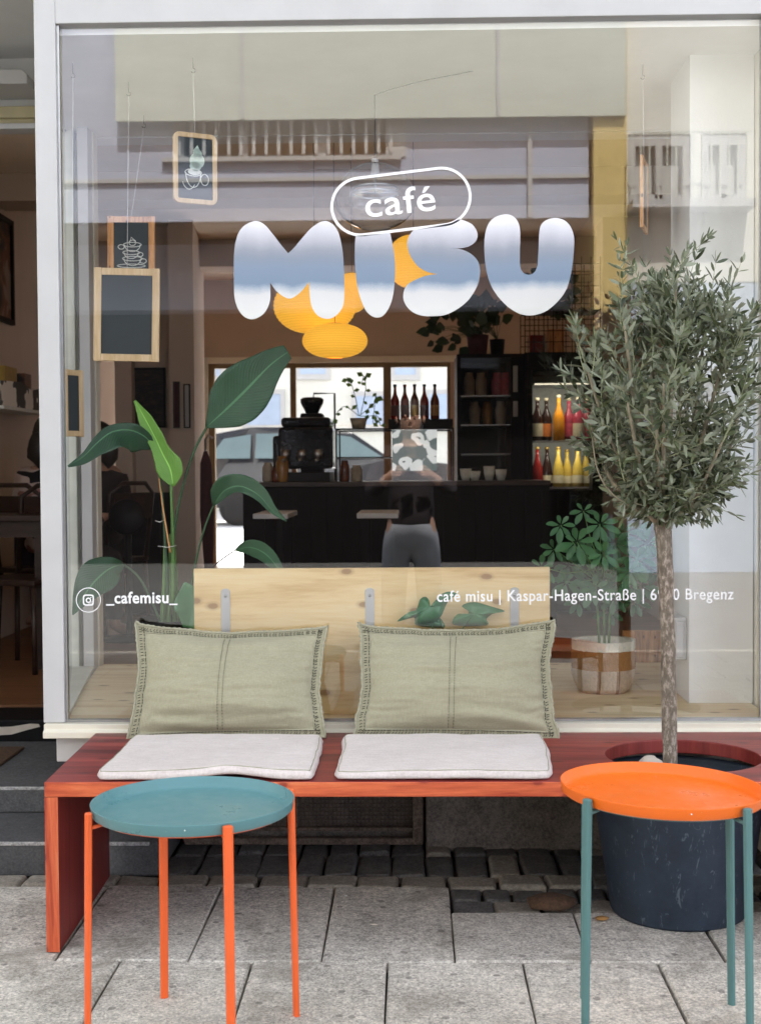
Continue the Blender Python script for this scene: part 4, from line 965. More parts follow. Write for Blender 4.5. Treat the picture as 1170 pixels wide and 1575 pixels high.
# ---------------- umbrella plant in a rope basket
YU = 0.55; uc = at(928, 1075, YU)
bs = thing('basket', 'round rope basket in cream, brown and taupe bands on the window floor at the right', 'basket', (uc.x, YU, 0.4745))
def bcol():
    m, nt, b = newmat('rope_basket'); tc = nt.nodes.new('ShaderNodeTexCoord'); sp = nt.nodes.new('ShaderNodeSeparateXYZ'); L(nt, tc.outputs['Object'], sp.inputs[0])
    n = noise_n(nt, tc.outputs['Object'], 60, 3); z = math_n(nt, 'ADD', sp.outputs[2], math_n(nt, 'MULTIPLY', n, 0.006))
    c = ramp(nt, math_n(nt, 'DIVIDE', z, 0.22), [(0.0, (0.62, 0.48, 0.36)), (0.40, (0.42, 0.20, 0.06)), (0.70, (0.90, 0.86, 0.72))], 'CONSTANT')
    a = math_n(nt, 'ARCTAN2', sp.outputs[1], sp.outputs[0])
    st1 = math_n(nt, 'LESS_THAN', math_n(nt, 'ABSOLUTE', math_n(nt, 'SUBTRACT', sp.outputs[0], 0.036)), 0.006)
    st2 = math_n(nt, 'LESS_THAN', math_n(nt, 'ABSOLUTE', math_n(nt, 'SUBTRACT', sp.outputs[0], -0.030)), 0.006)
    low = math_n(nt, 'LESS_THAN', z, 0.088); f = math_n(nt, 'MULTIPLY', math_n(nt, 'MAXIMUM', st1, st2), math_n(nt, 'MULTIPLY', low, 0.8))
    c = mixc(nt, f, c, (0.28, 0.13, 0.05)); s = noise_n(nt, coords(nt, (1, 1, 0.5)), 140, 3)
    c = mixc(nt, 0.22, c, ramp(nt, s, [(0.35, (0.1, 0.06, 0.03)), (0.6, (0.8, 0.7, 0.5))]), 'MULTIPLY')
    L(nt, c, b.inputs['Base Color']); b.inputs['Roughness'].default_value = 0.95; bump(nt, b, s, 0.8, 0.004); M['rope_basket'] = m
bcol()
prof = []
hb = az(986, YU) - 0.475
for i in range(22):
    t_ = i / 21; r_ = 0.080 + 0.030 * min(1, t_ / 0.35) ** 0.6 - 0.004 * max(0, t_ - 0.6)
    prof += [(r_, 0.475 + hb * t_), (r_ + 0.0035, 0.475 + hb * (t_ + 0.5 / 21))]
prof += [(0.100, 0.475 + hb), (0.096, 0.475 + hb * 0.6), (0.01, 0.475 + hb * 0.55)]
mb = MB(); mb.lathe(prof, (uc.x, YU, 0), 48, wob=0.012); mb.build('basket_body', 'rope_basket', bs)
up = thing('umbrella_plant', 'umbrella plant with fans of glossy green leaflets growing in the rope basket', 'plant', (uc.x, YU, 0.475 + hb * 0.56))
rnd = random.Random(8)
def whorl(mb, c, y, n, ln, tilt, tone, rot=0):
    p = at(c[0], c[1], y)
    for k in range(n):
        a = rot + 2 * math.pi * k / n + rnd.uniform(-.15, .15)
        d = V((math.cos(a), -0.35 + rnd.uniform(-.15, .15), math.sin(a) * tilt - 0.12)).normalized(); l_ = ln * rnd.uniform(0.8, 1.12) * (0.85 if math.sin(a) > 0.3 else 1)
        nn_ = V((0, -0.75, 0.66)); s_ = d.cross(nn_).normalized(); vs = [p]; prof = [(0.15, 0.05), (0.30, 0.5), (0.55, 1), (0.8, 0.85), (0.94, 0.45)]
        for q, w_ in prof:
            m_ = p + d * l_ * q + V((0, 0, -0.10 * l_ * q * q)); hw = l_ * 0.20 * w_
            vs += [m_ + s_ * hw + nn_ * hw * 0.3, m_, m_ - s_ * hw + nn_ * hw * 0.3]
        vs.append(p + d * l_ + V((0, 0, -0.1 * l_))); n5 = len(prof)
        fs = [(0, 1, 2), (0, 2, 3)] + [f for i in range(n5 - 1) for f in ((1 + 3 * i, 4 + 3 * i, 5 + 3 * i, 2 + 3 * i), (2 + 3 * i, 5 + 3 * i, 6 + 3 * i, 3 + 3 * i))]
        e = 1 + 3 * (n5 - 1); fs += [(e, e + 3, e + 1), (e + 1, e + 3, e + 2)]
        mb.add(vs, fs, 0, True, min(1, max(0, tone + rnd.gauss(0, .12))))
lv = MB(); stm = MB(); root = V((uc.x, YU, 0.475 + hb * 0.56))
crown = at(925, 880, YU)
for k, off in enumerate((-0.012, 0.004, 0.018)):
    stm.tube([root + V((off, 0, 0)), root.lerp(crown, 0.5) + V((off * 1.3, 0, 0)), crown + V((off * 2.5, 0, 0.02 * k))], [0.005, 0.0045, 0.003], 8, 0)
for c, dy, n, ln, to in (((887, 834), -0.12, 8, 0.080, .55), ((862, 808), -0.05, 7, 0.060, .4), ((922, 806), -0.08, 8, 0.072, .6), ((927, 852), -0.15, 7, 0.066, .7), ((832, 872), -0.08, 6, 0.062, .3), ((897, 786), 0.0, 6, 0.05, .35), ((967, 878), -0.10, 8, 0.068, .5), ((996, 835), 0.02, 8, 0.075, .6), ((1040, 838), 0.05, 7, 0.065, .4), ((985, 900), 0.0, 7, 0.07, .35), ((905, 890), 0.0, 7, 0.07, .2), ((945, 920), -0.02, 7, 0.06, .25), ((875, 870), 0.06, 8, 0.07, .15), ((960, 820), 0.06, 8, 0.07, .3), ((935, 880), 0.02, 7, 0.06, .2), ((1012, 880), 0.06, 7, 0.06, .3), ((900, 850), 0.03, 8, .07, .25), ((945, 835), 0.02, 8, .075, .45), ((915, 905), -.06, 8, .07, .4), ((950, 895), -.05, 8, .07, .55), ((980, 860), -.02, 8, .07, .4), ((870, 895), -.03, 7, .065, .3), ((935, 940), 0.02, 7, .06, .15), ((890, 925), 0.03, 7, .055, .2), ((1000, 800), .05, 7, .06, .3), ((975, 925), .03, 7, .06, .3), ((852, 845), .0, 7, .06, .4)):
    whorl(lv, c, YU + dy, n, ln, 0.95, to, rnd.uniform(0, 1)); e = at(c[0], c[1], YU + dy)
    stm.tube([crown + V((rnd.uniform(-.02, .02), 0, rnd.uniform(-.08, .02))), crown.lerp(e, 0.6) + V((0, 0, -0.015)), e], [0.0028, 0.002, 0.0016], 6)
stm.build('stem', 'stalk', up); lv.build('foliage', 'umbrella_leaf', up)

# ---------------- small ivy-leaved plant between glass and board
YI = 0.062; ip = at(690, 1000, YI)
iv = thing('small_potted_plant', 'small plant with lobed green leaves peeping over the right pillow', 'plant', (ip.x, YI, 0.4745))
mb = MB(); mb.lathe([(0.034, 0.4745), (0.045, 0.60), (0.047, 0.60), (0.047, 0.62), (0.043, 0.62), (0.01, 0.60)], (ip.x, YI, 0), 28); mb.build('pot', 'black', iv)
def lobed(name, pts, y, seed):
    cen = (sum(p[0] for p in pts) / len(pts), sum(p[1] for p in pts) / len(pts)); cur = catmull(pts, 4, True)
    c0 = at(cen[0], cen[1], y - 0.008); vs = [c0] + [at(a, b_, y + 0.006 * math.sin(i * 0.8 + seed)) for i, (a, b_) in enumerate(cur)]
    mid = [c0.lerp(v, 0.55) + V((0, -0.003, 0)) for v in vs[1:]]; n_ = len(mid); vs += mid
    fs = [(0, n_ + 1 + i, n_ + 1 + (i + 1) % n_) for i in range(n_)] + [(n_ + 1 + i, 1 + i, 1 + (i + 1) % n_, n_ + 1 + (i + 1) % n_) for i in range(n_)]
    MB().add(vs, fs, 0, True, 0.5).build(name, 'ivy_leaf', iv, solid=0.0008)
lobed('leaf', [(611, 956), (628, 942), (640, 938), (646, 922), (654, 918), (660, 924), (662, 934), (672, 930), (676, 916), (690, 910), (704, 914), (694, 920), (686, 930), (678, 948), (664, 958), (640, 958), (636, 950)], YI, 1)
lobed('leaf', [(700, 962), (697, 952), (706, 944), (716, 950), (720, 940), (710, 932), (728, 926), (752, 932), (776, 940), (758, 944), (748, 952), (748, 962)], YI + 0.01, 2)
lobed('leaf', [(640, 962), (644, 950), (658, 954), (672, 948), (682, 958), (680, 966)], YI + 0.02, 3)
for a, b_ in ((670, 940), (728, 945), (660, 958)): stalk('stalk', [(a, b_), ((a + 690) / 2, b_ + 25), (690, 1000)], 0.0015, 0.002, YI + 0.006, YI, 'dark_stalk', iv)

# ---------------- hanging chalkboards
def chalkboard(c_px, w_, h_, y, yaw, label, wood_m, pitch=0.0, fr=0.022, rounded=False, hook=None, th=0.012, draw=None):
    c = at(c_px[0], c_px[1], y); t = thing('chalkboard', label, 'chalkboard', (c.x, c.y, c.z - h_ / 2), 'chalkboards hanging in the window')
    Rm = Matrix.Translation(c) @ Matrix.Rotation(R(yaw), 4, 'Z') @ Matrix.Rotation(R(pitch), 4, 'Y')
    def tr(mb): mb.v = [Rm @ p for p in mb.v]; return mb
    f = MB(); W, H = w_ / 2, h_ / 2
    if rounded:
        def rr(W_, H_, r_, n_=6):
            return [(sx * (W_ - r_) + r_ * math.cos(R(a0 + 90 * i / n_)), sz * (H_ - r_) + r_ * math.sin(R(a0 + 90 * i / n_))) for sx, sz, a0 in ((1, 1, 0), (-1, 1, 90), (-1, -1, 180), (1, -1, 270)) for i in range(n_ + 1)]
        o_ = rr(W, H, 0.022); i_ = rr(W - fr, H - fr, 0.004); n_ = len(o_)
        vs = [V((a, yy, b_)) for yy in (-th / 2, th / 2) for a, b_ in o_ + i_]; fs = []
        for k in range(n_):
            q = (k + 1) % n_; fs += [(k, q, n_ + q, n_ + k), (2 * n_ + k, 3 * n_ + k, 3 * n_ + q, 2 * n_ + q), (k, 2 * n_ + k, 2 * n_ + q, q), (n_ + k, n_ + q, 3 * n_ + q, 3 * n_ + k)]
        f.add(vs, fs)
    else:
        f.box(-W, -W + fr, -th / 2, th / 2, -H, H); f.box(W - fr, W, -th / 2, th / 2, -H, H)
        f.box(-W + fr, W - fr, -th / 2 + 0.001, th / 2 - 0.001, H - fr, H - 0.001); f.box(-W + fr, W - fr, -th / 2 + 0.001, th / 2 - 0.001, -H + 0.001, -H + fr)
    tr(f).build('frame', wood_m, t, 0.002)
    s_ = MB().box(-W + fr * 0.9, W - fr * 0.9, -0.002, 0.002, -H + fr * 0.9, H - fr * 0.9); tr(s_); s_.build('slate', 'slate', t)
    if draw:
        for mname, strokes, fills in draw:
            d_ = MB()
            for s2 in strokes: d_.tube([V((a * W, -0.0034, b_ * H)) for a, b_ in s2], 0.0016, 5)
            for s2 in fills: d_.prism([(a * W, b_ * H) for a, b_ in s2], -0.0042, -0.0024)
            tr(d_).build('drawing', mname, t)
    if hook:
        hp = at(hook[0], hook[1], y); hp.z = 2.619; k_ = MB(); topc = Rm @ V((0, 0, H - 0.006))
        k_.tube([V((hp.x, hp.y, 2.62)), V((hp.x, hp.y, 2.585))], 0.0012, 6)
        k_.tube([V((hp.x, hp.y, 2.585)) + V((0.007 * math.sin(a), 0, 0.007 * math.cos(a) - 0.007)) for a in [i * 0.5 for i in range(0, 10)]], 0.0012, 6)
        k_.build('hook', 'wire', t); k2 = MB(); k2.tube([V((hp.x, hp.y, 2.572)), topc], 0.0011, 6); k2.build('cord', 'white_cord', t)
    return t
def el(cx, cz, rx, rz, a0=0, a1=360, n=18): return [(cx + rx * math.cos(R(a0 + (a1 - a0) * i / n)), cz + rz * math.sin(R(a0 + (a1 - a0) * i / n))) for i in range(n + 1)]
cups = [('chalk', [[(a, .59 * b + .29) for a, b in q] for q in [el(0.05, -.02, .38, .10), el(.05, -.02, .33, .30, 180, 360), el(-.42, -.12, .13, .10), el(0, -.36, .36, .09), el(0, -.36, .30, .26, 180, 360), el(.38, -.44, .12, .09), el(0.05, -.62, .42, .10), el(.05, -.62, .36, .30, 180, 360), el(0, -.93, .6, .08), el(.5, -.72, .14, .10), [(-.05, .08), (.0, .3), (.2, .12)], el(0.05, .06, .14, .12)]], [])]
plantd = [('chalk_green', [], [el(0.08, .22, .34, .22), el(0.10, .40, .20, .16), [(-.1, .50), (.1, .66), (.26, .46)], el(0.0, .06, .26, .14)]), ('chalk', [el(-.1, -.12, .38, .10), el(-.1, -.12, .34, .42, 180, 360), el(.42, -.3, .18, .16), el(-.3, -.3, .3, .3, 200, 330)], [el(-.05, -.1, .30, .09)])]
chalkboard((300, 259), 0.150, 0.232, 0.26, 27, 'small round-cornered chalkboard with a plant drawn in a cup, hung highest in the window', 'frame_wood', 0, 0.016, True, (297, 90), draw=plantd)
chalkboard((202, 393), 0.180, 0.30, 0.95, 3, 'orange-framed chalkboard with a chalk stack of cups, behind the large empty one', 'orange_wood', 0.5, 0.024, False, (221, 170), draw=cups)
chalkboard((195, 484), 0.228, 0.327, 0.77 - 0.25, 5, 'large empty chalkboard in a pale wooden frame hanging above the paddle leaves', 'frame_wood', 1.2, 0.026, False, (198, 155))
chalkboard((990, 300), 0.150, 0.24, 0.40, 74, 'small chalkboard seen nearly edge on above the olive tree', 'orange_wood', 0, 0.018, False, (988, 85))
chalkboard((112, 620), 0.095, 0.225, 0.30, 62, 'small narrow chalkboard seen edge on beside the left window post', 'frame_wood', 0, 0.02, False, (112, 100))

# ---------------- glass pendant lamp
YG = 0.45; gc = at(577, 300, YG)
gl = thing('glass_pendant', 'clear glass dome pendant lamp behind the oval café sign', 'lamp', (gc.x, YG, az(345, YG)))
mb = MB(); R0 = 0.138; prof = []
zt = az(249, YG)
for i in range(20):
    a = R(4 + 86 * i / 19); prof.append((R0 * math.sin(a), zt - R0 * 0.95 * (1 - math.cos(a))))
zb0 = prof[-1][1]
for i in range(1, 9):
    a = R(90 * i / 8 * 0.75); prof.append((R0 * math.cos(a) * 1.0, zb0 - 0.10 * math.sin(a)))
mb.lathe(prof, (gc.x, YG, 0), 48, closed=True); mb.build('glass_dome', 'lamp_glass', gl)
mb = MB(); mb.tube([(gc.x, YG, zt + 0.012), (gc.x, YG, zt - 0.05)], [0.012, 0.016], 16); mb.build('lamp_holder', 'white_paint', gl)
mb = MB()
for zz, rr_ in ((az(291, YG), 0.075), (az(299, YG), 0.078)): mb.lathe([(rr_, zz), (rr_ + 0.004, zz + 0.003), (rr_ + 0.004, zz + 0.007), (rr_, zz + 0.009), (rr_ - 0.003, zz + 0.005), (rr_, zz)], (gc.x, YG, 0), 40, closed=True)
mb.tube([(gc.x - 0.078, YG, az(295, YG)), (gc.x + 0.078, YG, az(295, YG))], 0.003, 6); mb.tube([(gc.x, YG, zt - 0.05), (gc.x, YG, az(295, YG))], 0.004, 6)
mb.build('lamp_ring', 'steel', gl)
mb = MB(); cz_ = 2.60; kx = gc.x
mb.tube([(kx, YG, zt + 0.012), (kx, YG, 2.545)], 0.0022, 6)
sw = [(kx, YG, 2.545)] + [tuple(at(a, b_, YG)) for a, b_ in ((640, 126), (720, 110), (800, 92), (862, 74))]
sw = catmull(sw, 6, False); mb.tube([V(p) for p in sw], 0.0018, 6); mb.tube([V(sw[-1]), V((sw[-1][0] + 0.02, YG, 2.62))], 0.0018, 6)
mb.build('cable', 'wire', gl)

# ---------------- paper lanterns
def lantern(px, py, wpx, hpx, y, label, topz=3.0):
    c = at(px, py, y); r_ = wpx / 2 * (y - CAMY) / F_PX; h_ = hpx / 2 * (y - CAMY) / F_PX
    t = thing('paper_lantern', label, 'lantern', (c.x, y, c.z - h_), 'orange paper lanterns')
    prof = []
    n = 40
    for i in range(n + 1):
        a = R(-80 + 160 * i / n); k = 1 + 0.012 * math.cos(i * math.pi)
        prof.append((r_ * math.cos(a) ** 0.85 * k, c.z + h_ * math.sin(a) / math.sin(R(80))))
    mb = MB(); mb.lathe(prof, (c.x, y, 0), 40, closed=True); mb.build('shade', 'lantern_paper', t)
    k_ = MB()
    k_.lathe([(prof[-1][0], c.z + h_ - 0.002), (prof[-1][0] + 0.003, c.z + h_), (prof[-1][0], c.z + h_ + 0.002), (prof[-1][0] - 0.003, c.z + h_), (prof[-1][0], c.z + h_ - 0.002)], (c.x, y, 0), 24, closed=True)
    k_.tube([(c.x - prof[-1][0], y, c.z + h_), (c.x + prof[-1][0], y, c.z + h_)], 0.002, 5)
    k_.tube([(c.x, y, c.z + h_), (c.x, y, topz)], 0.002, 5); k_.build('cord', 'wire', t)
lantern(484, 470, 126, 84, 2.6, 'widest orange paper lantern, behind the letter M')
lantern(515, 524, 100, 52, 2.35, 'flattest and lowest orange paper lantern hanging under the letter M')
lantern(636, 402, 82, 80, 2.5, 'round orange paper lantern seen between the letters I and S')
lantern(541, 450, 52, 60, 3.1, 'smallest orange paper lantern between the letters M and I')

# ================================================================== CAFE FURNITURE
YC = 4.0
ct = thing('counter', 'long dark cafe counter with a pale worktop edge', 'counter', (ax(550, YC), YC, 0.27))
zc = az(741, YC, 500)
MB().box(ax(373, YC), ax(845, YC), YC, YC + 0.7, 0.27, zc - 0.03).build('counter_body', 'espresso', ct, 0.004)
MB().box(ax(372, YC), ax(846, YC), YC - 0.02, YC + 0.72, zc - 0.0295, zc).build('worktop', 'dark_wood', ct, 0.004)
pn = MB(); x = ax(380, YC)
while x < ax(835, YC): pn.box(x, x + 0.09, YC - 0.012, YC - 0.0005, 0.30, zc - 0.06); x += 0.10
pn.build('front_boards', 'espresso', ct)
def box_table(pxa, pxb, y, pz, label):
    t = thing('cafe_table', label, 'table', (ax((pxa + pxb) / 2, y), y + 0.3, 0.27), 'cafe tables')
    z_ = az(pz, y); a, b_ = ax(pxa, y), ax(pxb, y)
    MB().box(a, b_, y, y + 0.6, z_ - 0.028, z_).build('tabletop', 'pale_ground', t, 0.004)
    for xx in (a + 0.03, b_ - 0.06):
        for yy in (y + 0.03, y + 0.54): MB().box(xx, xx + 0.03, yy, yy + 0.03, 0.27, z_ - 0.0285).build('leg', 'espresso', t)
box_table(388, 442, 3.0, 789, 'small pale-topped table in front of the left end of the counter')
box_table(548, 612, 3.0, 789, 'small pale-topped table in front of the middle of the counter')
# espresso machine
em = thing('espresso_machine', 'bulky black espresso machine on the left end of the counter', 'coffee machine', (ax(468, YC), YC + 0.3, zc))
def zz(py, y=YC + 0.1): return az(py, y)
YM = YC + 0.12
mb = MB(); mb.box(ax(428, YM), ax(512, YM), YM, YM + 0.45, zc + 0.08, zz(655)); mb.box(ax(432, YM), ax(508, YM), YM + 0.02, YM + 0.4, zz(655), zz(640)); mb.box(ax(418, YM), ax(440, YM), YM + 0.05, YM + 0.4, zc + 0.0, zz(668))
mb.build('machine_body', 'black_gloss', em, 0.02, 3)
mb = MB()
for k in range(3): mb.tube([(ax(440 + 25 * k, YM), YM - 0.05, zc + 0.14), (ax(440 + 25 * k, YM), YM - 0.05, zc + 0.20)], 0.03, 14); mb.tube([(ax(440 + 25 * k, YM), YM - 0.05, zc + 0.14), (ax(440 + 25 * k, YM), YM - 0.20, zc + 0.13)], 0.011, 8)
mb.build('group_heads', 'steel', em)
MB().box(ax(432, YM), ax(508, YM), YM - 0.10, YM + 0.40, zc + 0.0, zc + 0.06).build('drip_tray', 'black', em, 0.006)
gr_ = thing('coffee_grinder', 'black coffee grinder with a round hopper beside the espresso machine', 'coffee grinder', (ax(478, YC + .6), YC + 0.62, zc))
YM2 = YC + 0.56
mb = MB(); mb.box(ax(462, YM2), ax(497, YM2), YM2, YM2 + 0.18, zc, zz(634, YM2)); mb.build('grinder_body', 'black', gr_, 0.015, 3)
mb = MB(); cx_ = ax(479, YM2); mb.lathe([(0.04, zz(634, YM2)), (0.075, zz(618, YM2)), (0.078, zz(612, YM2)), (0.06, zz(609, YM2))], (cx_, YM2 + 0.09, 0), 24); mb.build('hopper', 'black_gloss', gr_)
# tall boxy tools in silhouette next to it
mb = MB(); mb.tube([(ax(484, YM2 + .2), YM2 + 0.14, zz(611, YM2)), (ax(484, YM2 + .2), YM2 + 0.14, zz(602, YM2)), (ax(516, YM2 + .2), YM2 + 0.14, zz(602, YM2)), (ax(516, YM2 + .2), YM2 + 0.14, zc)], 0.007, 6); mb.build('hopper_frame', 'black', gr_)
# cups and jars on the counter
rnd = random.Random(5)
def jar(px, y, h, r_, mat, name='jar', label='', cat='jar', group='jars on the counter'):
    x_ = ax(px, y); o = MB(); o.lathe([(r_ * 0.9, zc), (r_, zc + h * 0.1), (r_, zc + h * 0.75), (r_ * 0.7, zc + h * 0.88), (r_ * 0.7, zc + h)], (x_, y, 0), 18)
    return tag(o.build(name, mat, None, loc=(x_, y, zc)), label, cat, group)
M['amber'] = simple('amber', (0.35, 0.16, 0.03), 0.15, 0.2, 20, 0)
M['red_glass'] = simple('red_glass', (0.20, 0.012, 0.010), 0.12, 0.2, 20, 0)
M['brown_glass'] = simple('brown_glass', (0.14, 0.03, 0.008), 0.12, 0.2, 20, 0)
M['pale_item'] = simple('pale_item', (0.45, 0.38, 0.28), 0.5, 0.2, 20, 0)
jar(412, YC + 0.10, 0.12, 0.035, 'pale_item', label='pale pot at the left end of the counter', cat='jar')
jar(434, YC - 0.01 + .05, 0.16, 0.04, 'amber', label='amber jar standing in front of the espresso machine')
jar(530, YC + 0.10, 0.13, 0.03, 'brown_glass', label='small brown jar to the right of the espresso machine')
jar(548, YC + 0.12, 0.10, 0.035, 'pale_item', label='short pale pot beside the small brown jar')
jar(425, YC + 0.04, 0.09, 0.03, 'brown_glass', label='shortest brown pot by the amber jar')

for k, (px, h) in enumerate(((716, .075), (730, .06), (752, .09), (770, .07))):
    x_ = ax(px, YC + .15); c_ = MB(); c_.lathe([(.022, zc), (.032, zc + h * .5), (.036, zc + h), (.032, zc + h), (.028, zc + h * .5), (.01, zc + .006)], (x_, YC + .15, 0), 20)
    tag(c_.build('cup', 'chalk', None, loc=(x_, YC + .15, zc)), '%s pale cup from the left on the counter in front of the dim fridge' % ['first', 'second', 'third', 'fourth'][k], 'cup', 'cups on the counter')
# glass display case with patterned panel
YD = YC + 0.08
dc = thing('display_case', 'glass counter display case with a thin black frame and a patterned panel', 'display case', (ax(600, YD), YD + 0.2, zc))
dz1 = az(658, YD); dx0, dx1 = ax(516, YD), ax(698, YD)
mb = MB(); e = 0.010
for xx in (dx0, dx1 - e):
    for yy in (YD, YD + 0.40): mb.box(xx, xx + e, yy, yy + e, zc, dz1)
for yy in (YD, YD + 0.40): mb.box(dx0 + e, dx1 - e, yy + 0.0002, yy + e - 0.0002, dz1 - e, dz1)
for xx in (dx0, dx1 - e): mb.box(xx + 0.0005, xx + e - 0.0005, YD + e, YD + 0.40, dz1 - e, dz1)
mb.box(dx0 + e, ax(602, YD), YD + 0.01, YD + 0.39, (zc + dz1) / 2 - 0.02, (zc + dz1) / 2 - 0.012)
mb.build('case_frame', 'black', dc)
mb = MB(); mb.add([(dx0 + e, YD + 0.005, zc), (dx1 - e, YD + 0.005, zc), (dx1 - e, YD + 0.005, dz1 - e), (dx0 + e, YD + 0.005, dz1 - e)], [(0, 1, 2, 3)]); mb.build('case_glass', 'thin_glass', dc)
m, nt, b = newmat('flower_pattern'); vo = nt.nodes.new('ShaderNodeTexVoronoi'); vo.inputs['Scale'].default_value = 13; vo.feature = 'SMOOTH_F1'; vo.inputs['Smoothness'].default_value = 0.35
cc_ = coords(nt); wv = nt.nodes.new('ShaderNodeTexNoise'); wv.inputs['Scale'].default_value = 7; L(nt, cc_, wv.inputs['Vector']); va = nt.nodes.new('ShaderNodeVectorMath'); va.operation = 'MULTIPLY_ADD'; L(nt, wv.outputs['Color'], va.inputs[0]); va.inputs[1].default_value = (.12, .12, .12); L(nt, cc_, va.inputs[2]); L(nt, va.outputs[0], vo.inputs['Vector'])
L(nt, ramp(nt, vo.outputs['Distance'], [(0.0, (0.12, 0.15, 0.15)), (0.12, (0.12, 0.15, 0.15)), (0.15, (0.75, 0.8, 0.8)), (0.46, (0.75, 0.8, 0.8)), (0.50, (0.14, 0.18, 0.18))]), b.inputs['Base Color'])
L(nt, ramp(nt, vo.outputs['Distance'], [(0.0, (0.12, 0.15, 0.15)), (0.12, (0.12, 0.15, 0.15)), (0.15, (0.75, 0.8, 0.8)), (0.46, (0.75, 0.8, 0.8)), (0.50, (0.14, 0.18, 0.18))]), b.inputs['Emission Color']); b.inputs['Emission Strength'].default_value = 0.20; M['flower_pattern'] = m  # pattern also glows faintly in place of daylight; the panel is no lamp
MB().box(ax(603, YD), ax(672, YD), YD + 0.02, YD + 0.024, az(724, YD), az(661, YD)).build('pattern_panel', 'flower_pattern', dc)
# bottle shelf above it with five bottles
YH = YD + 0.12; shz = az(645, YH)
shf = thing('bottle_shelf', 'black shelf above the patterned panel holding five dark bottles', 'shelf', (ax(650, YH), YH, shz))
MB().box(ax(598, YH), ax(696, YH), YH - 0.08, YH + 0.12, shz - 0.06, shz).build('shelf_board', 'black', shf, 0.003)
for xx in (ax(598, YH) + 0.002, ax(696, YH) - 0.022): MB().box(xx, xx + 0.02, YH + 0.06, YH + 0.08, dz1 - 0.0, shz - 0.0605).build('shelf_support', 'black', shf)
def bottle(x_, y, z_, h, r_, mat, capm, labm, label, group, slim=False):
    t = thing('bottle', label, 'bottle', (x_, y, z_), group)
    mb = MB(); nk = r_ * 0.32
    prof = [(r_ * 0.85, 0), (r_, h * 0.02), (r_, h * (0.50 if not slim else 0.30)), (r_ * 0.85, h * (0.58 if not slim else 0.5)), (nk * 1.3, h * 0.72), (nk, h * 0.80), (nk, h * 0.93)]
    mb.lathe([(a, z_ + b_) for a, b_ in prof], (x_, y, 0), 16); mb.build('bottle_body', mat, t)
    c = MB(); c.lathe([(nk * 1.2, z_ + h * 0.931), (nk * 1.25, z_ + h * 0.995), (nk * 0.8, z_ + h)], (x_, y, 0), 12); c.build('cap', capm, t)
    if labm: l_ = MB(); l_.lathe([(r_ + 0.0006, z_ + h * 0.10), (r_ + 0.0006, z_ + h * (0.40 if not slim else 0.29))], (x_, y, 0), 16, closed=True); l_.build('paper_label', labm, t)
    return t
M['label_dark'] = simple('label_dark', (0.08, 0.02, 0.02), 0.6, 0.3, 60, 0)
M['label_cream'] = simple('label_cream', (0.72, 0.66, 0.45), 0.6, 0.1, 60, 0)
M['label_orange'] = simple('label_orange', (0.8, 0.25, 0.05), 0.6, 0.3, 90, 0)
M['gold'] = simple('gold', (0.5, 0.35, 0.1), 0.4, 0.1, 30, 0, 0.6)
ordn = ['first', 'second', 'third', 'fourth', 'fifth']
for i, px in enumerate((608, 623, 638, 653, 669)):
    bottle(ax(px, YH), YH + 0.01 * (i % 2), shz, (645 - 591) * (YH - CAMY) / F_PX, 0.028, ['red_glass', 'red_glass', 'brown_glass', 'red_glass', 'brown_glass'][i], ['black', 'red_glass', 'black', 'black', 'black'][i], ['label_dark', 'label_dark', 'gold', 'label_dark', 'amber'][i], '%s dark bottle from the left on the shelf above the patterned panel' % ordn[i], 'bottles on the shelf above the counter')
# trailing plant on the counter against the bright rear window
tp = thing('trailing_plant', 'thin trailing plant with small bright leaves against the rear window', 'plant', (ax(556, YD + .2), YD + 0.2, dz1))
mb = MB(); mb.lathe([(0.04, dz1), (0.055, dz1 + 0.07), (0.04, dz1 + 0.07)], (ax(552, YD + .2), YD + 0.2, 0), 20); mb.build('pot', 'pale_item', tp)
lf = MB(); sm_ = MB(); rnd = random.Random(3)
for vine in (((552, 640), (546, 610), (540, 590), (533, 580)), ((554, 640), (562, 600), (560, 578), (556, 590)), ((552, 640), (575, 620), (578, 605), (573, 650)), ((552, 640), (530, 625), (515, 640), (512, 655)), ((554, 640), (566, 640), (580, 640), (585, 655))):
    cur = catmull(list(vine), 5, False); P = [at(a, b_, YD + 0.2) for a, b_ in cur]; sm_.tube(P, 0.0025, 5)
    for i in range(3, len(P), 2):
        d = V((rnd.uniform(-1, 1), rnd.uniform(-.6, .2), rnd.uniform(-1, .4))).normalized(); s_ = d.cross(V((0, -1, 0.2))).normalized(); l_ = rnd.uniform(0.03, 0.055)
        lf.add([P[i], P[i] + d * l_ * .5 + s_ * l_ * .35, P[i] + d * l_, P[i] + d * l_ * .5 - s_ * l_ * .35], [(0, 1, 2, 3)], 0, False, rnd.random())
sm_.build('stem', 'dark_stalk', tp); lf.build('foliage', 'young_leaf', tp)

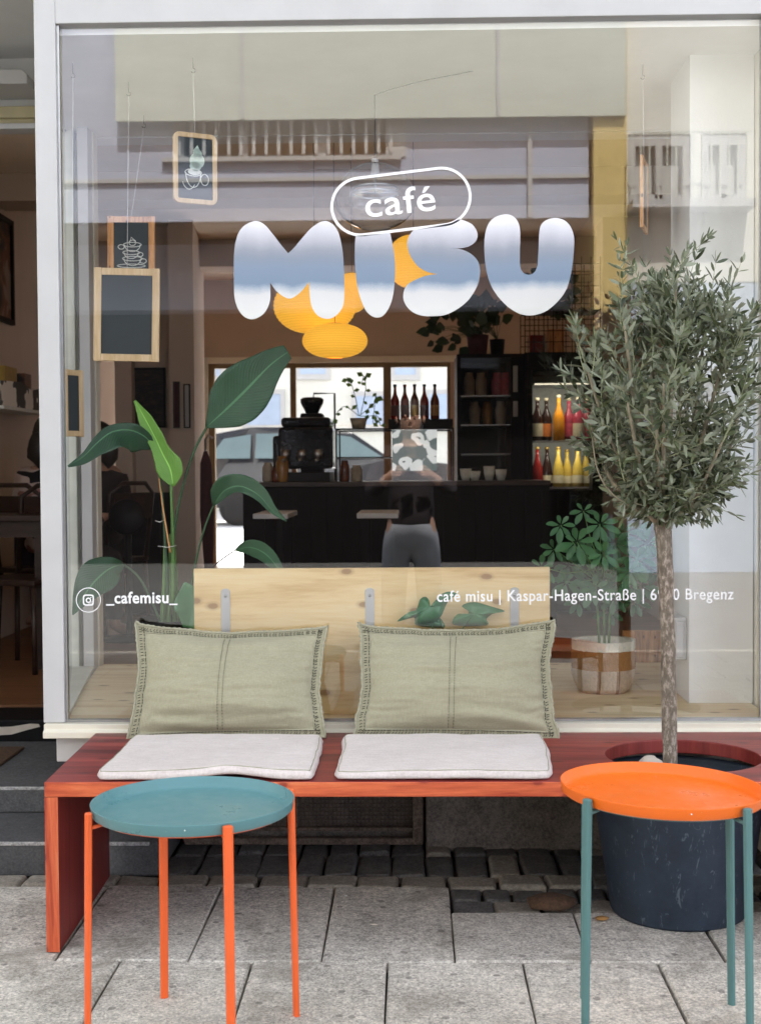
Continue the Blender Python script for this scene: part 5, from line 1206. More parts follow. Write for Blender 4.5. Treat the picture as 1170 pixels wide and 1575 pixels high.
# ---------------- tall fridges
def fridge(pa, pb2, ptop, y, pwa, pwb, pwt, pwbm, label, lit):
    t = thing('fridge', label, 'fridge', (ax((pa + pb2) / 2, y), y + 0.3, 0.27), 'tall dark fridges')
    x0, x1 = ax(pa, y), ax(pb2, y); zt_ = az(ptop, y); a, b_ = ax(pwa, y), ax(pwb, y); zb_, zt2 = az(pwbm, y), az(pwt, y)
    mb = MB(); mb.box(x0, a, y, y + 0.55, 0.29, zt_); mb.box(b_, x1, y, y + 0.55, 0.29, zt_); mb.box(a, b_, y, y + 0.55, 0.29, zb_); mb.box(a, b_, y, y + 0.55, zt2, zt_); mb.box(a, b_, y + 0.50, y + 0.549, zb_, zt2)
    mb.build('fridge_body', 'black', t)
    MB().box(a, b_, y + 0.49, y + 0.498, zb_ + 0.001, zt2 - 0.001).build('back_liner', 'chalk' if lit else 'black', t)
    g = MB(); g.add([(a, y + 0.004, zb_), (b_, y + 0.004, zb_), (b_, y + 0.004, zt2), (a, y + 0.004, zt2)], [(0, 1, 2, 3)]); g.build('glass_door', 'thin_glass', t)
    return t, a, b_, zb_, zt2
YF = 5.2
fa, a, b_, zb_, zt2 = fridge(703, 806, 545, YF, 709, 786, 551, 745, 'tall black fridge with a dim glass door and a bright vertical handle', False)
mb = MB()
for py in (610, 655, 700): mb.box(a + 0.002, b_ - 0.002, YF + 0.04, YF + 0.48, az(py, YF), az(py, YF) + 0.008)
mb.build('rack', 'steel', fa)
MB().box(ax(789, YF), ax(796, YF), YF - 0.03, YF - 0.004, az(604, YF), az(564, YF)).build('handle', 'white_paint', fa, 0.004)
MB().box(ax(789, YF), ax(796, YF), YF - 0.03, YF - 0.004, az(642, YF), az(618, YF)).build('handle', 'white_paint', fa, 0.004)
k = 0
for row, (py, items) in enumerate(((610, (('pale_item', 722), ('pale_item', 740), ('pink_item', 765), ('pink_item', 778))), (655, (('pale_item', 730), ('amber', 750), ('pale_item', 770))))):
    M.setdefault('pink_item', simple('pink_item', (0.55, 0.08, 0.13), 0.4, 0.3, 30, 0))
    for j, (mt, px) in enumerate(items):
        z_ = az(py, YF) + 0.008; x_ = ax(px, YF + .2); mb = MB(); mb.lathe([(0.035, z_), (0.038, z_ + 0.02), (0.038, z_ + 0.12), (0.028, z_ + 0.15), (0.028, z_ + 0.17)], (x_, YF + 0.22, 0), 16)
        tag(mb.build('food_jar', mt, None, loc=(x_, YF + 0.22, z_)), '%s jar from the left on the %s rack of the dim fridge' % (ordn[j], ['upper', 'middle'][row]), 'jar', 'jars in the dim fridge')
YF2 = 4.9
fb, a, b_, zb_, zt2 = fridge(812, 926, 545, YF2, 819, 911, 572, 755, 'tall black drinks fridge lit inside, full of coloured bottles', True)
M['fridge_light'] = emit('fridge_light', (1.0, 0.90, 0.65), 0.5)
lt = MB(); lt.box(a + 0.02, b_ - 0.02, YF2 + 0.05, YF2 + 0.07, az(592, YF2), az(592, YF2) + 0.008)
lt.build('light_strip', 'fridge_light', fb)
fl = bpy.data.lights.new('fridge_lamp', 'AREA'); fl.shape = 'RECTANGLE'; fl.size = 0.38; fl.size_y = 0.05; fl.energy = 0.26; fl.color = (1, .93, .78); flo = link(bpy.data.objects.new('fridge_lamp', fl)); flo.location = ((a + b_) / 2, YF2 + 0.03, az(600, YF2)); flo.rotation_euler = (R(25), 0, 0)
fl2 = link(bpy.data.objects.new('fridge_lamp', fl)); fl2.location = ((a + b_) / 2, YF2 + 0.03, az(684, YF2)); fl2.rotation_euler = (R(25), 0, 0)
mb = MB(); s1, s2 = az(679, YF2 + .15), az(750, YF2 + .15)
for z_ in (s1, s2, az(592, YF2) + 0.012): mb.box(a + 0.016, b_ - 0.016, YF2 + 0.05, YF2 + 0.48, z_ - 0.010, z_ - 0.002)
mb.build('rack', 'steel', fb)
M['juice_orange'] = simple('juice_orange', (0.85, 0.33, 0.02), 0.2, 0.1, 20, 0); M['juice_yellow'] = simple('juice_yellow', (0.55, 0.40, 0.07), 0.15, 0.1, 20, 0)
M['cola'] = simple('cola', (0.03, 0.012, 0.01), 0.15, 0.2, 20, 0); M['pink_drink'] = simple('pink_drink', (0.38, 0.05, 0.08), 0.2, 0.2, 20, 0)
sx = (YF2 + .15 - CAMY) / F_PX
row1 = [('cola', 826, 'label_cream', 66, 'dark', 0), ('cola', 841, 'label_orange', 66, 'dark orange-labelled', 0), ('juice_orange', 859, None, 70, 'orange', 0), ('pink_drink', 876, 'pink_item', 66, 'pink', 0), ('pink_drink', 889, 'label_cream', 66, 'pink cream-labelled', 0), ('pink_drink', 903, 'pink_item', 66, 'pink', 0)]
row2 = [('red_glass', 826, 'red_glass', 62, 'red', 1), ('cola', 842, 'label_cream', 62, 'dark', 1), ('juice_yellow', 858, 'label_cream', 62, 'yellow', 1), ('juice_yellow', 873, 'label_cream', 58, 'yellow', 1), ('juice_yellow', 888, 'label_cream', 62, 'yellow', 1), ('juice_yellow', 902, 'label_cream', 58, 'yellow', 1)]
o6 = ordn + ['sixth']
for r_, (rw_, zz_) in enumerate(((row1, s1), (row2, s2))):
    for i, (mt, px, lb_, hp, adj, slim) in enumerate(rw_):
        bottle(ax(px, YF2 + .15), YF2 + 0.14 + 0.05 * (i % 2), zz_ - 0.0015, hp * sx, 0.039, mt, 'gold' if r_ else 'label_cream', lb_, '%s bottle, %s from the left in the %s row of the lit drinks fridge' % (adj, o6[i], ['upper', 'lower'][r_]), 'bottles in the lit fridge', bool(slim))
# things on top of the fridges
def bushy(px, py, y, rpx, label, n, seed, potm, potpx, zbase, mat='dark_leaf', hang=0.0):
    rnd = random.Random(seed); s_ = (y - CAMY) / F_PX; c = at(px, py, y); x_ = ax(potpx[0], y); zt_ = zbase + potpx[1] * s_
    t = thing('potted_plant', label, 'plant', (x_, y, zbase), 'dark plants on the fridges')
    mb = MB(); r_ = potpx[2] * s_; mb.lathe([(r_ * 0.8, zbase), (r_, zt_), (r_ * 0.8, zt_)], (x_, y, 0), 24); mb.build('pot', potm, t)
    lf = MB(); st2 = MB(); o_ = V((x_, y, zt_))
    for i in range(n):
        a = rnd.uniform(0, 6.28); rr_ = rnd.uniform(0.25, 1) ** 0.7; p = c + V((math.cos(a) * rr_ * rpx[0] * s_, rnd.uniform(-.12, .12), math.sin(a) * rr_ * rpx[1] * s_))
        if i % 3 == 0: st2.tube([o_, o_.lerp(p, 0.6) + V((0, 0, 0.03)), p], [0.003, 0.002, 0.0015], 5)
        d = (p - o_).normalized() + V((rnd.gauss(0, .4), rnd.gauss(-.2, .3), -0.3)); d.normalize(); sd = d.cross(V((0, -1, .3))).normalized(); l_ = rnd.uniform(0.06, 0.12)
        lf.add([p, p + d * l_ * .25 + sd * l_ * .38, p + d * l_ * .6 + sd * l_ * .3, p + d * l_, p + d * l_ * .6 - sd * l_ * .3, p + d * l_ * .25 - sd * l_ * .38], [(0, 1, 2, 3, 4, 5)], 0, False, rnd.random())
    st2.build('stems', 'dark_stalk', t); lf.build('foliage', mat, t)
ztA = az(545, YF); ztB = az(545, YF2)
bushy(700, 505, YF + .1, (42, 30), 'broad dark-leaved plant spreading left above the dim fridge', 46, 1, 'red_fabric', (735, 30, 17), ztA + 0.001)
bushy(742, 490, YF + .25, (30, 26), 'upright grey-leaved plant behind the broad one on the dim fridge', 36, 2, 'black', (765, 26, 12), ztA + 0.001)
bushy(672, 565, YF - 0.9, (18, 25), 'small dark leafy plant hanging to the left of the dim fridge', 22, 6, 'black', (682, 20, 10), az(600, YF - .9), 'dark_leaf') if False else None
# wire crate shelves on the drinks fridge
wc = thing('wire_rack', 'black wire rack with two tiers standing on top of the drinks fridge', 'rack', (ax(868, YF2), YF2 + .2, ztB))
mb = MB(); xa, xb = ax(808, YF2), ax(924, YF2); zu, zm, zl = az(396, YF2), az(478, YF2), ztB + 0.004
for yy in (YF2 + 0.02, YF2 + 0.38):
    x = xa
    while x <= xb + 0.001: mb.tube([(x, yy, zl), (x, yy, zu if x > ax(875, YF2) else zm)], 0.0035, 5); x += (xb - xa) / 8
    z_ = zl
    while z_ < zu: mb.tube([(xa if z_ < zm + 0.01 else ax(880, YF2), yy, z_), (xb, yy, z_)], 0.003, 5); z_ += 0.075
for z_ in (zl, zm): mb.box(xa, xb, YF2 + 0.03, YF2 + 0.37, z_, z_ + 0.006)
mb.build('wire_frame', 'black', wc)
tag(MB().box(ax(842, YF2 + .1), ax(868, YF2 + .1), YF2 + 0.10, YF2 + 0.3, zl + 0.007, zl + 0.17).build('box', 'orange_wood', None, 0.006, loc=(ax(855, YF2), YF2 + 0.2, zl + 0.007)), 'tan carton in the lower tier of the wire rack', 'box')
tag(MB().box(ax(815, YF2 + .1), ax(836, YF2 + .1), YF2 + 0.10, YF2 + 0.3, zl + 0.007, zl + 0.13).build('box', 'red_glass', None, 0.006, loc=(ax(825, YF2), YF2 + 0.2, zl + 0.007)), 'dark red carton in the lower tier of the wire rack', 'box')
bushy(845, 445, YF2 + .2, (34, 34), 'dark drooping plant on the upper tier of the wire rack', 44, 4, 'black', (850, 22, 12), zm + 0.007)

# ---------------- pictures, boards, shelf on the walls
def picture(name, x0, x1, y, z0, z1, fm, im, label, cat='picture', group=None, fr=0.015, d=0.02):
    t = thing(name, label, cat, ((x0 + x1) / 2, y, z0), group); f = MB()
    f.box(x0, x0 + fr, y - d, y, z0, z1); f.box(x1 - fr, x1, y - d, y, z0, z1); f.box(x0 + fr, x1 - fr, y - d + .001, y, z0, z0 + fr); f.box(x0 + fr, x1 - fr, y - d + .001, y, z1 - fr, z1)
    f.build('frame', fm, t); MB().box(x0 + fr, x1 - fr, y - d * .5, y - d * .4, z0 + fr, z1 - fr).build('image', im, t); return t
m, nt, b = newmat('menu_board'); n = noise_n(nt, coords(nt, (1, 1, 3)), 16, 5, 0.8); L(nt, ramp(nt, n, [(0.45, (0.018, 0.02, 0.024)), (0.62, (0.06, 0.045, 0.04)), (0.7, (0.12, 0.06, 0.05))]), b.inputs['Base Color']); b.inputs['Roughness'].default_value = .7; M['menu_board'] = m
picture('wall_board', ax(204, YP + .1), ax(256, YP + .1), YP + 0.118, az(655, YP + .1), az(562, YP + .1), 'black', 'menu_board', 'tall dark menu board on the wall behind the paddle leaves', 'board')
cab = thing('slim_cabinet', 'slim black cabinet standing under the dark menu board', 'cabinet', (ax(232, YP), YP, 0.27))
MB().box(ax(208, YP), ax(257, YP), YP - 0.25, YP + 0.118, 0.30, az(755, YP)).build('cabinet_body', 'black', cab, 0.004)
MB().box(ax(210, YP), ax(255, YP), YP - 0.23, YP + 0.10, 0.27, 0.2995).build('plinth_board', 'espresso', cab)
for i, (a, b2, f_, im) in enumerate(((268, 278, 'dark_wood', 'red_fabric'), (284, 294, 'black', 'pale_ground'))):
    picture('picture', ax(a, YP - .1), ax(b2, YP - .1), YP - 0.1005, az(656, YP - .1), az(584 + 4 * i, YP - .1), f_, im, ['narrow dark red picture on the beige pilaster, left of the pair', 'narrow pale picture in a black frame on the beige pilaster'][i], group='small pictures on the pilaster', fr=0.008)
def side_picture(y0, y1, z0, z1, fm, im, label, cat='picture'):
    t = thing('picture', label, cat, (-2.45, (y0 + y1) / 2, z0)); f = MB(); x0, x1 = -2.449, -2.42; fr = 0.03
    f.box(x0, x1, y0, y0 + fr, z0, z1); f.box(x0, x1, y1 - fr, y1, z0, z1); f.box(x0, x1 - .001, y0 + fr, y1 - fr, z0, z0 + fr); f.box(x0, x1 - .001, y0 + fr, y1 - fr, z1 - fr, z1)
    f.build('frame', fm, t); MB().box(x0, x0 + .012, y0 + fr, y1 - fr, z0 + fr, z1 - fr).build('image', im, t)
m, nt, b = newmat('dark_print'); n = noise_n(nt, coords(nt), 4, 2, 0.5, 1.0); L(nt, ramp(nt, n, [(0.4, (0.03, 0.028, 0.03)), (0.52, (0.16, 0.07, 0.04)), (0.62, (0.30, 0.24, 0.2))], 'EASE'), b.inputs['Base Color']); M['dark_print'] = m
def ywall(px): d = ray(px, 500); return CAMY + (-2.435) / d.x * d.y
ya, yb_ = ywall(-40), ywall(20)
side_picture(ya, yb_, az(490, (ya + yb_) / 2, 10), az(322, (ya + yb_) / 2, 10), 'black', 'dark_print', 'large dark picture on the left wall, seen through the open door')
m, nt, b = newmat('zigzag_print'); n = nt.nodes.new('ShaderNodeTexWave'); n.inputs['Scale'].default_value = 6; n.inputs['Distortion'].default_value = 5; L(nt, coords(nt, (1, 1, 1), 'Object', (0.7, 0, 0)), n.inputs['Vector']); L(nt, ramp(nt, n.outputs['Color'], [(0.12, (0.05, 0.05, 0.05)), (0.2, (0.85, 0.82, 0.74))], 'CONSTANT'), b.inputs['Base Color']); M['zigzag_print'] = m
yz = ywall(34)
ws = thing('wall_shelf', 'white zigzag-patterned wall shelf on the left wall, seen through the door', 'shelf', (-2.45, yz - 0.5, az(634, yz - .4, 15)))
MB().prism([(yz - 0.9, az(634, yz, 15)), (yz, az(634, yz, 15)), (yz, az(610, yz, 15)), (yz - 0.12, az(600, yz, 15)), (yz - .3, az(606, yz, 15)), (yz - .5, az(596, yz, 15)), (yz - .9, az(600, yz, 15))], -2.449, -2.30, axis='x').build('shelf_box', 'zigzag_print', ws)
MB().box(-2.449, -2.28, yz - 0.9, yz, az(634, yz, 15) - 0.02, az(634, yz, 15) - 0.0005).build('shelf_board', 'chalk', ws)
tag(MB().box(-2.44, -2.36, yz - 0.22, yz - 0.08, az(600, yz, 15) - .02, az(578, yz, 15)).build('card', 'dark_print', None, loc=(-2.4, yz - .15, az(600, yz, 15))), 'small dark card standing on the zigzag shelf', 'card')
tag(MB().box(-2.44, -2.36, yz - 0.62, yz - 0.38, az(606, yz, 15) - .02, az(574, yz, 15)).build('card', 'gold', None, loc=(-2.4, yz - .5, az(600, yz, 15))), 'ochre card standing on the zigzag shelf', 'card')

# ---------------- seated guests, tables and chairs on the left
def skin_body(name, J, E, mat, parent=None, sub=1, root=0, loc=None):
    """J: list of (x, y, z, r); E: edges; a continuous skinned body"""
    off = V(loc) if loc else V((0, 0, 0))
    if parent is not None:
        q = parent
        while q is not None: off += q.location; q = q.parent
    me = bpy.data.meshes.new(name); me.from_pydata([V(j[:3]) - off for j in J], E, []); o = link(bpy.data.objects.new(name, me))
    md = o.modifiers.new('skin', 'SKIN'); md.use_smooth_shade = True
    for i, sv in enumerate(me.skin_vertices[0].data):
        r_ = J[i][3]; sv.radius = r_ if isinstance(r_, tuple) else (r_, r_); sv.use_root = (i == root)
    s2 = o.modifiers.new('sub', 'SUBSURF'); s2.levels = sub; s2.render_levels = sub
    me.materials.append(M[mat])
    if parent is not None: o.parent = parent
    elif loc: o.location = loc
    return o
M['patch_cloth'] = None
m, nt, b = newmat('patch_cloth'); vo = nt.nodes.new('ShaderNodeTexNoise'); vo.inputs['Scale'].default_value = 4.2; vo.inputs['Detail'].default_value = 1; L(nt, coords(nt, (0.8, 0.8, 1.6)), vo.inputs['Vector'])
L(nt, ramp(nt, vo.outputs['Fac'], [(0.0, (0.012, 0.012, 0.014)), (0.47, (0.62, 0.50, 0.46)), (0.60, (0.40, 0.20, 0.17)), (0.66, (0.012, 0.012, 0.014))], 'CONSTANT'), b.inputs['Base Color']); b.inputs['Roughness'].default_value = .9; M['patch_cloth'] = m
def seated(x, y, yaw, label, cloth, trouser='dark_cloth', hs=0.72):
    c, s = math.cos(R(yaw)), math.sin(R(yaw)); F0 = 0.27
    def P(a, f, u, r_): return (x + a * c - f * s, y + a * s + f * c, F0 + u, r_)       # a: right, f: forward, u: up
    J = [P(0, 0, .50, .13), P(0, .02, .62, .115), P(0, .03, .80, .125), P(0, .02, .95, .10), P(0, .03, 1.03, .052), P(0, .055, 1.09, .055), P(0, .06, 1.15, .085), P(0, .065, 1.22, .088), P(0, .06, 1.28, .055)]
    E = [(i, i + 1) for i in range(8)]
    for sg in (1, -1):
        b0 = len(J); J += [P(.15 * sg, .01, .96, .058), P(.22 * sg, .03, .80, .045), P(.22 * sg, .10, .68, .038), P(.14 * sg, .30, .72, .030), P(.12 * sg, .37, .735, .024)]
        E += [(3, b0)] + [(b0 + k, b0 + k + 1) for k in range(4)]
        for fi, (da, ln) in enumerate(((-.026, .05), (-.010, .062), (.006, .060), (.020, .05))):
            f0 = len(J); J += [P(.12 * sg + da * sg, .40, .735, .009), P(.12 * sg + da * sg * 1.2, .37 + .03 + ln * .6, .73, .008), P(.12 * sg + da * 1.3 * sg, .37 + .03 + ln, .72, .006)]; E += [(b0 + 4, f0), (f0, f0 + 1), (f0 + 1, f0 + 2)]
        f0 = len(J); J += [P(.12 * sg - .035 * sg, .37, .735, .010), P(.12 * sg - .045 * sg, .40, .735, .008)]; E += [(b0 + 4, f0), (f0, f0 + 1)]
        l0 = len(J); J += [P(.10 * sg, .06, .49, .085), P(.12 * sg, .42, .50, .062), P(.12 * sg, .44, .25, .048), P(.12 * sg, .43, .08, .036), P(.12 * sg, .56, .035, .032)]
        E += [(0, l0)] + [(l0 + k, l0 + k + 1) for k in range(4)]
    body = skin_body('person', J, E, 'skin', loc=(x, y, F0)); tag(body, label, 'person')
    T = [P(0, 0, .50, .15), P(0, .02, .62, .135), P(0, .03, .80, .145), P(0, .02, .95, .118), P(0, .03, 1.01, .07)]; TE = [(0, 1), (1, 2), (2, 3), (3, 4)]
    for sg in (1, -1):
        b0 = len(T); T += [P(.155 * sg, .01, .965, .072), P(.225 * sg, .03, .80, .060), P(.225 * sg, .10, .68, .052), P(.15 * sg, .28, .715, .040)]; TE += [(3, b0), (b0, b0 + 1), (b0 + 1, b0 + 2), (b0 + 2, b0 + 3)]
    skin_body('sweater', T, TE, cloth, body)
    T = [P(0, 0, .49, .145)]; TE = []
    for sg in (1, -1):
        l0 = len(T); T += [P(.10 * sg, .06, .49, .098), P(.12 * sg, .42, .50, .075), P(.12 * sg, .44, .25, .062), P(.12 * sg, .43, .10, .055)]; TE += [(0, l0), (l0, l0 + 1), (l0 + 1, l0 + 2), (l0 + 2, l0 + 3)]
    skin_body('trousers', T, TE, trouser, body)
    h = MB(); hc = V(P(0, .045, 1.215, 0)[:3]); h.blob(hc, (.098, .102, .105), 5, .12, 3); h.blob(V(P(0, -.05, 1.12, 0)[:3]), (.07, .05, .10), 6, .2, 2); h.build('hair', 'hair', body)
    fc = MB()
    for sg in (1, -1): fc.blob(V(P(.032 * sg, .142, 1.205, 0)[:3]), (.011, .008, .007), 0, 0, 1)
    fc.blob(V(P(0, .155, 1.175, 0)[:3]), (.012, .014, .02), 0, 0, 1); fc.blob(V(P(0, .142, 1.135, 0)[:3]), (.02, .008, .006), 0, 0, 1)
    for sg in (1, -1): fc.blob(V(P(.09 * sg, .06, 1.19, 0)[:3]), (.012, .02, .028), 0, 0, 1)
    fc.build('face', 'skin', body)
    return body
YG1 = 3.35
g1x = ax(70, YG1)
seated(g1x, YG1, -28, 'seated guest in a pale sweater with black patches, back turned, inside the open door', 'patch_cloth')
g2 = seated(ax(160, YG1 + .8), YG1 + 0.75, 60, 'seated guest in black behind the left window post', 'dark_cloth')
def cafe_chair(x, y, yaw, label):
    t = thing('chair', label, 'chair', (x, y, .27), 'cafe chairs'); Rm = Matrix.Translation((x, y, .27)) @ Matrix.Rotation(R(yaw), 4, 'Z')
    def tr(mb): mb.v = [Rm @ p for p in mb.v]; return mb
    tr(MB().box(-.2, .2, -.2, .2, .43, .46)).build('seat', 'dark_wood', t, 0.01)
    for sx_, sy_ in ((-.18, -.18), (.18, -.18), (-.18, .18), (.18, .18)): tr(MB().tube([(sx_ * 1.1, sy_ * 1.1, 0), (sx_, sy_, .43)], .014, 8)).build('leg', 'dark_wood', t)
    mb = MB(); mb.tube([V((-.18, -.19, .46)), V((-.19, -.24, .86)), V((-.1, -.26, .92)), V((.1, -.26, .92)), V((.19, -.24, .86)), V((.18, -.19, .46))], .014, 8); mb.box(-.17, .17, -.255, -.235, .70, .86); tr(mb).build('backrest', 'dark_wood', t)
cafe_chair(g1x + .01, YG1 - .02, -28, 'dark chair under the guest in the patched sweater')
cafe_chair(ax(160, YG1 + .8), YG1 + .75, 60, 'dark chair under the guest in black')
cafe_chair(ax(40, 2.6), 2.55, 160, 'empty dark chair just inside the open door')
def dark_table(x0, x1, y0, y1, z_, label):
    t = thing('cafe_table', label, 'table', ((x0 + x1) / 2, (y0 + y1) / 2, .27), 'cafe tables'); MB().box(x0, x1, y0, y1, z_ - .03, z_).build('tabletop', 'dark_wood', t, .004)
    MB().box(x0 + .02, x1 - .02, y0 + .02, y1 - .02, z_ - .11, z_ - .0305).build('apron', 'dark_wood', t)
    for a in (x0 + .02, x1 - .06):
        for b2 in (y0 + .02, y1 - .06): MB().box(a, a + .04, b2, b2 + .04, .27, z_ - .1105).build('leg', 'dark_wood', t)
dark_table(-2.35, ax(76, 2.9), 2.75, 3.35 - .1, az(790, 2.75, 40), 'dark wooden table between the open door and the guest in the patched sweater') if False else None
dark_table(-2.42, ax(92, 2.75), 2.45, 2.95, az(793, 2.45, 40), 'dark wooden table just inside the open door')
rs = thing('round_stool', 'round dark stool top tipped up beside the guest in black', 'stool', (ax(195, 3.6), 3.6, .27))
mb = MB(); c = at(195, 795, 3.6)
Rm = Matrix.Translation(c) @ Matrix.Rotation(R(80), 4, 'X'); q = MB(); q.lathe([(.001, -.02), (.10, -.02), (.108, 0), (.10, .02), (.001, .02)], (0, 0, 0), 32); q.v = [Rm @ p for p in q.v]; q.build('seat', 'black', rs)
mb.tube([V((c.x, c.y + .03, c.z)), V((c.x, 3.64, .285))], .02, 10); mb.lathe([(.17, .27), (.17, .285), (.03, .30)], (c.x, 3.64, 0), 28); mb.build('pedestal', 'black', rs)
um = thing('umbrella', 'folded dark red umbrella leaning by the rear door', 'umbrella', (ax(322, 5.0), 5.0, .27))
mb = MB(); a0 = at(322, 868, 5.0); a0.z = .30; a1 = at(316, 694, 5.05); mb.tube([a0, a0.lerp(a1, .25), a0.lerp(a1, .6), a0.lerp(a1, .92), a1], [.01, .030, .05, .04, .012], 12); mb.build('canopy', 'red_fabric', um)
mb = MB(); mb.tube([V((a0.x, a0.y, .27)), a0], .006, 6); mb.tube([a1, a1 + V((0, 0, .08)), a1 + V((.02, 0, .11)), a1 + V((.05, 0, .09))], .009, 8); mb.build('handle', 'steel', um)

# ================================================================== DOORWAY MATS
dm = MB(); dm.box(-2.9, -1.33, 1.0, 1.30, .2625, .2705); tag(dm.build('door_mat', 'mat_rubber', None, loc=(-2.1, 1.15, .2625)), 'black door mat on the cafe threshold', 'mat') if False else None
dp = at(20, 1165, .8); tag(MB().box(-2.3, ax(12, .82), .62, .98, .1805, .192).build('door_mat', 'brush_mat', None, .003, loc=(-2.0, .8, .1805)), 'brown bristle mat on the stone step at the left', 'mat')
p0 = at(20, 1112, 1.15)
tag(MB().prism([(ax(-30, 1.13), .2335), (ax(10, 1.13), az(1118, 1.13)), (ax(38, 1.13), az(1113.5, 1.13)), (ax(52, 1.13), az(1114, 1.13)), (ax(54, 1.13), az(1118, 1.13)), (ax(34, 1.13), az(1123, 1.13)), (ax(10, 1.13), az(1130, 1.13)), (ax(-30, 1.13), az(1132, 1.13))], 1.142, 1.1492).build('threshold_mark', 'pebble', cafe), None)
lf_ = at(303 / 1, 1, 0)
# small litter on the ground
def litter(px, py, zt_, r_, mat, nm, label, cat):
    d = ray(px, py); k_ = (zt_ - CAMZ) / d.z; p = V((0, CAMY, CAMZ)) + d * k_
    tag(MB().blob(p + V((0, 0, r_[2])), r_, 4, .4, 2).build(nm, mat, None, loc=p), label, cat)
litter(575, 1423, .001, (.012, .005, .0016), 'pebble', 'wood_chip', 'tiny pale chip lying on the paving under the bench', 'litter')
litter(532, 1379, .0, (.004, .003, .002), 'chalk', 'paper_scrap', 'tiny white scrap on the paving near the cobbles', 'litter')
M['dry_leaf'] = simple('dry_leaf', (.30, .16, .05), .9, .3, 30, .3)
litter(925, 1416, .001, (.02, .012, .006), 'dry_leaf', 'dry_leaf', 'curled brown leaf at the foot of the planter', 'leaf')
litter(846, 1399, -.002, (.075, .05, .022), 'brush_mat', 'earth_clump', 'clump of brown earth on the cobbles left of the planter', 'earth')

# ================================================================== REAR STREET (seen through the cafe)
ZR = .38
tag(MB().add([(-40, 8.2, ZR), (40, 8.2, ZR), (40, 60, ZR), (-40, 60, ZR)], [(0, 1, 2, 3)]).build('rear_street', 'pale_ground'), kind='structure')
rb = thing('rear_building', 'cream building with grey-blue windows across the rear street', 'building', (0, 26.2, ZR))
MB().box(-16, 14, 26.0, 34, ZR, 9.0).build('wall', 'cream_render', rb)
M['blue_blind'] = simple('blue_blind', (.45, .55, .70), .6, .08, 5, 0)
def rwnd(pa, pb2, pt, pbm, mat='blue_blind'):
    y = 25.9; f = MB(); x0, x1, z0, z1 = ax(pa, y), ax(pb2, y), az(pbm, y), az(pt, y)
    f.box(x0 - .1, x1 + .1, y, y + .099, z0 - .12, z0); f.box(x0 - .1, x0, y + .02, y + .099, z0, z1); f.box(x1, x1 + .1, y + .02, y + .099, z0, z1); f.box(x0 - .1, x1 + .1, y + .02, y + .099, z1, z1 + .1)
    o = f.build('window', 'white_paint', rb); MB().box(x0, x1, y + .05, y + .099, z0, z1).build('blind', mat, o)
rwnd(380, 432, 604, 652); rwnd(548, 590, 608, 655); rwnd(462, 502, 540, 574); rwnd(608, 640, 540, 576); rwnd(300, 340, 540, 576); rwnd(660, 700, 606, 655)
ob = thing('orange_house', 'orange house corner seen through the small rear window at left', 'building', (-7.5, 24, ZR))
MB().box(-10.5, ax(181, 23.5), 23.5, 25.9, ZR, 6).build('wall', 'roof_tile', ob)
MB().box(ax(150, 23.4), ax(172, 23.4), 23.4, 23.49, az(640, 23.4), az(600, 23.4)).build('window', 'chalk', ob)

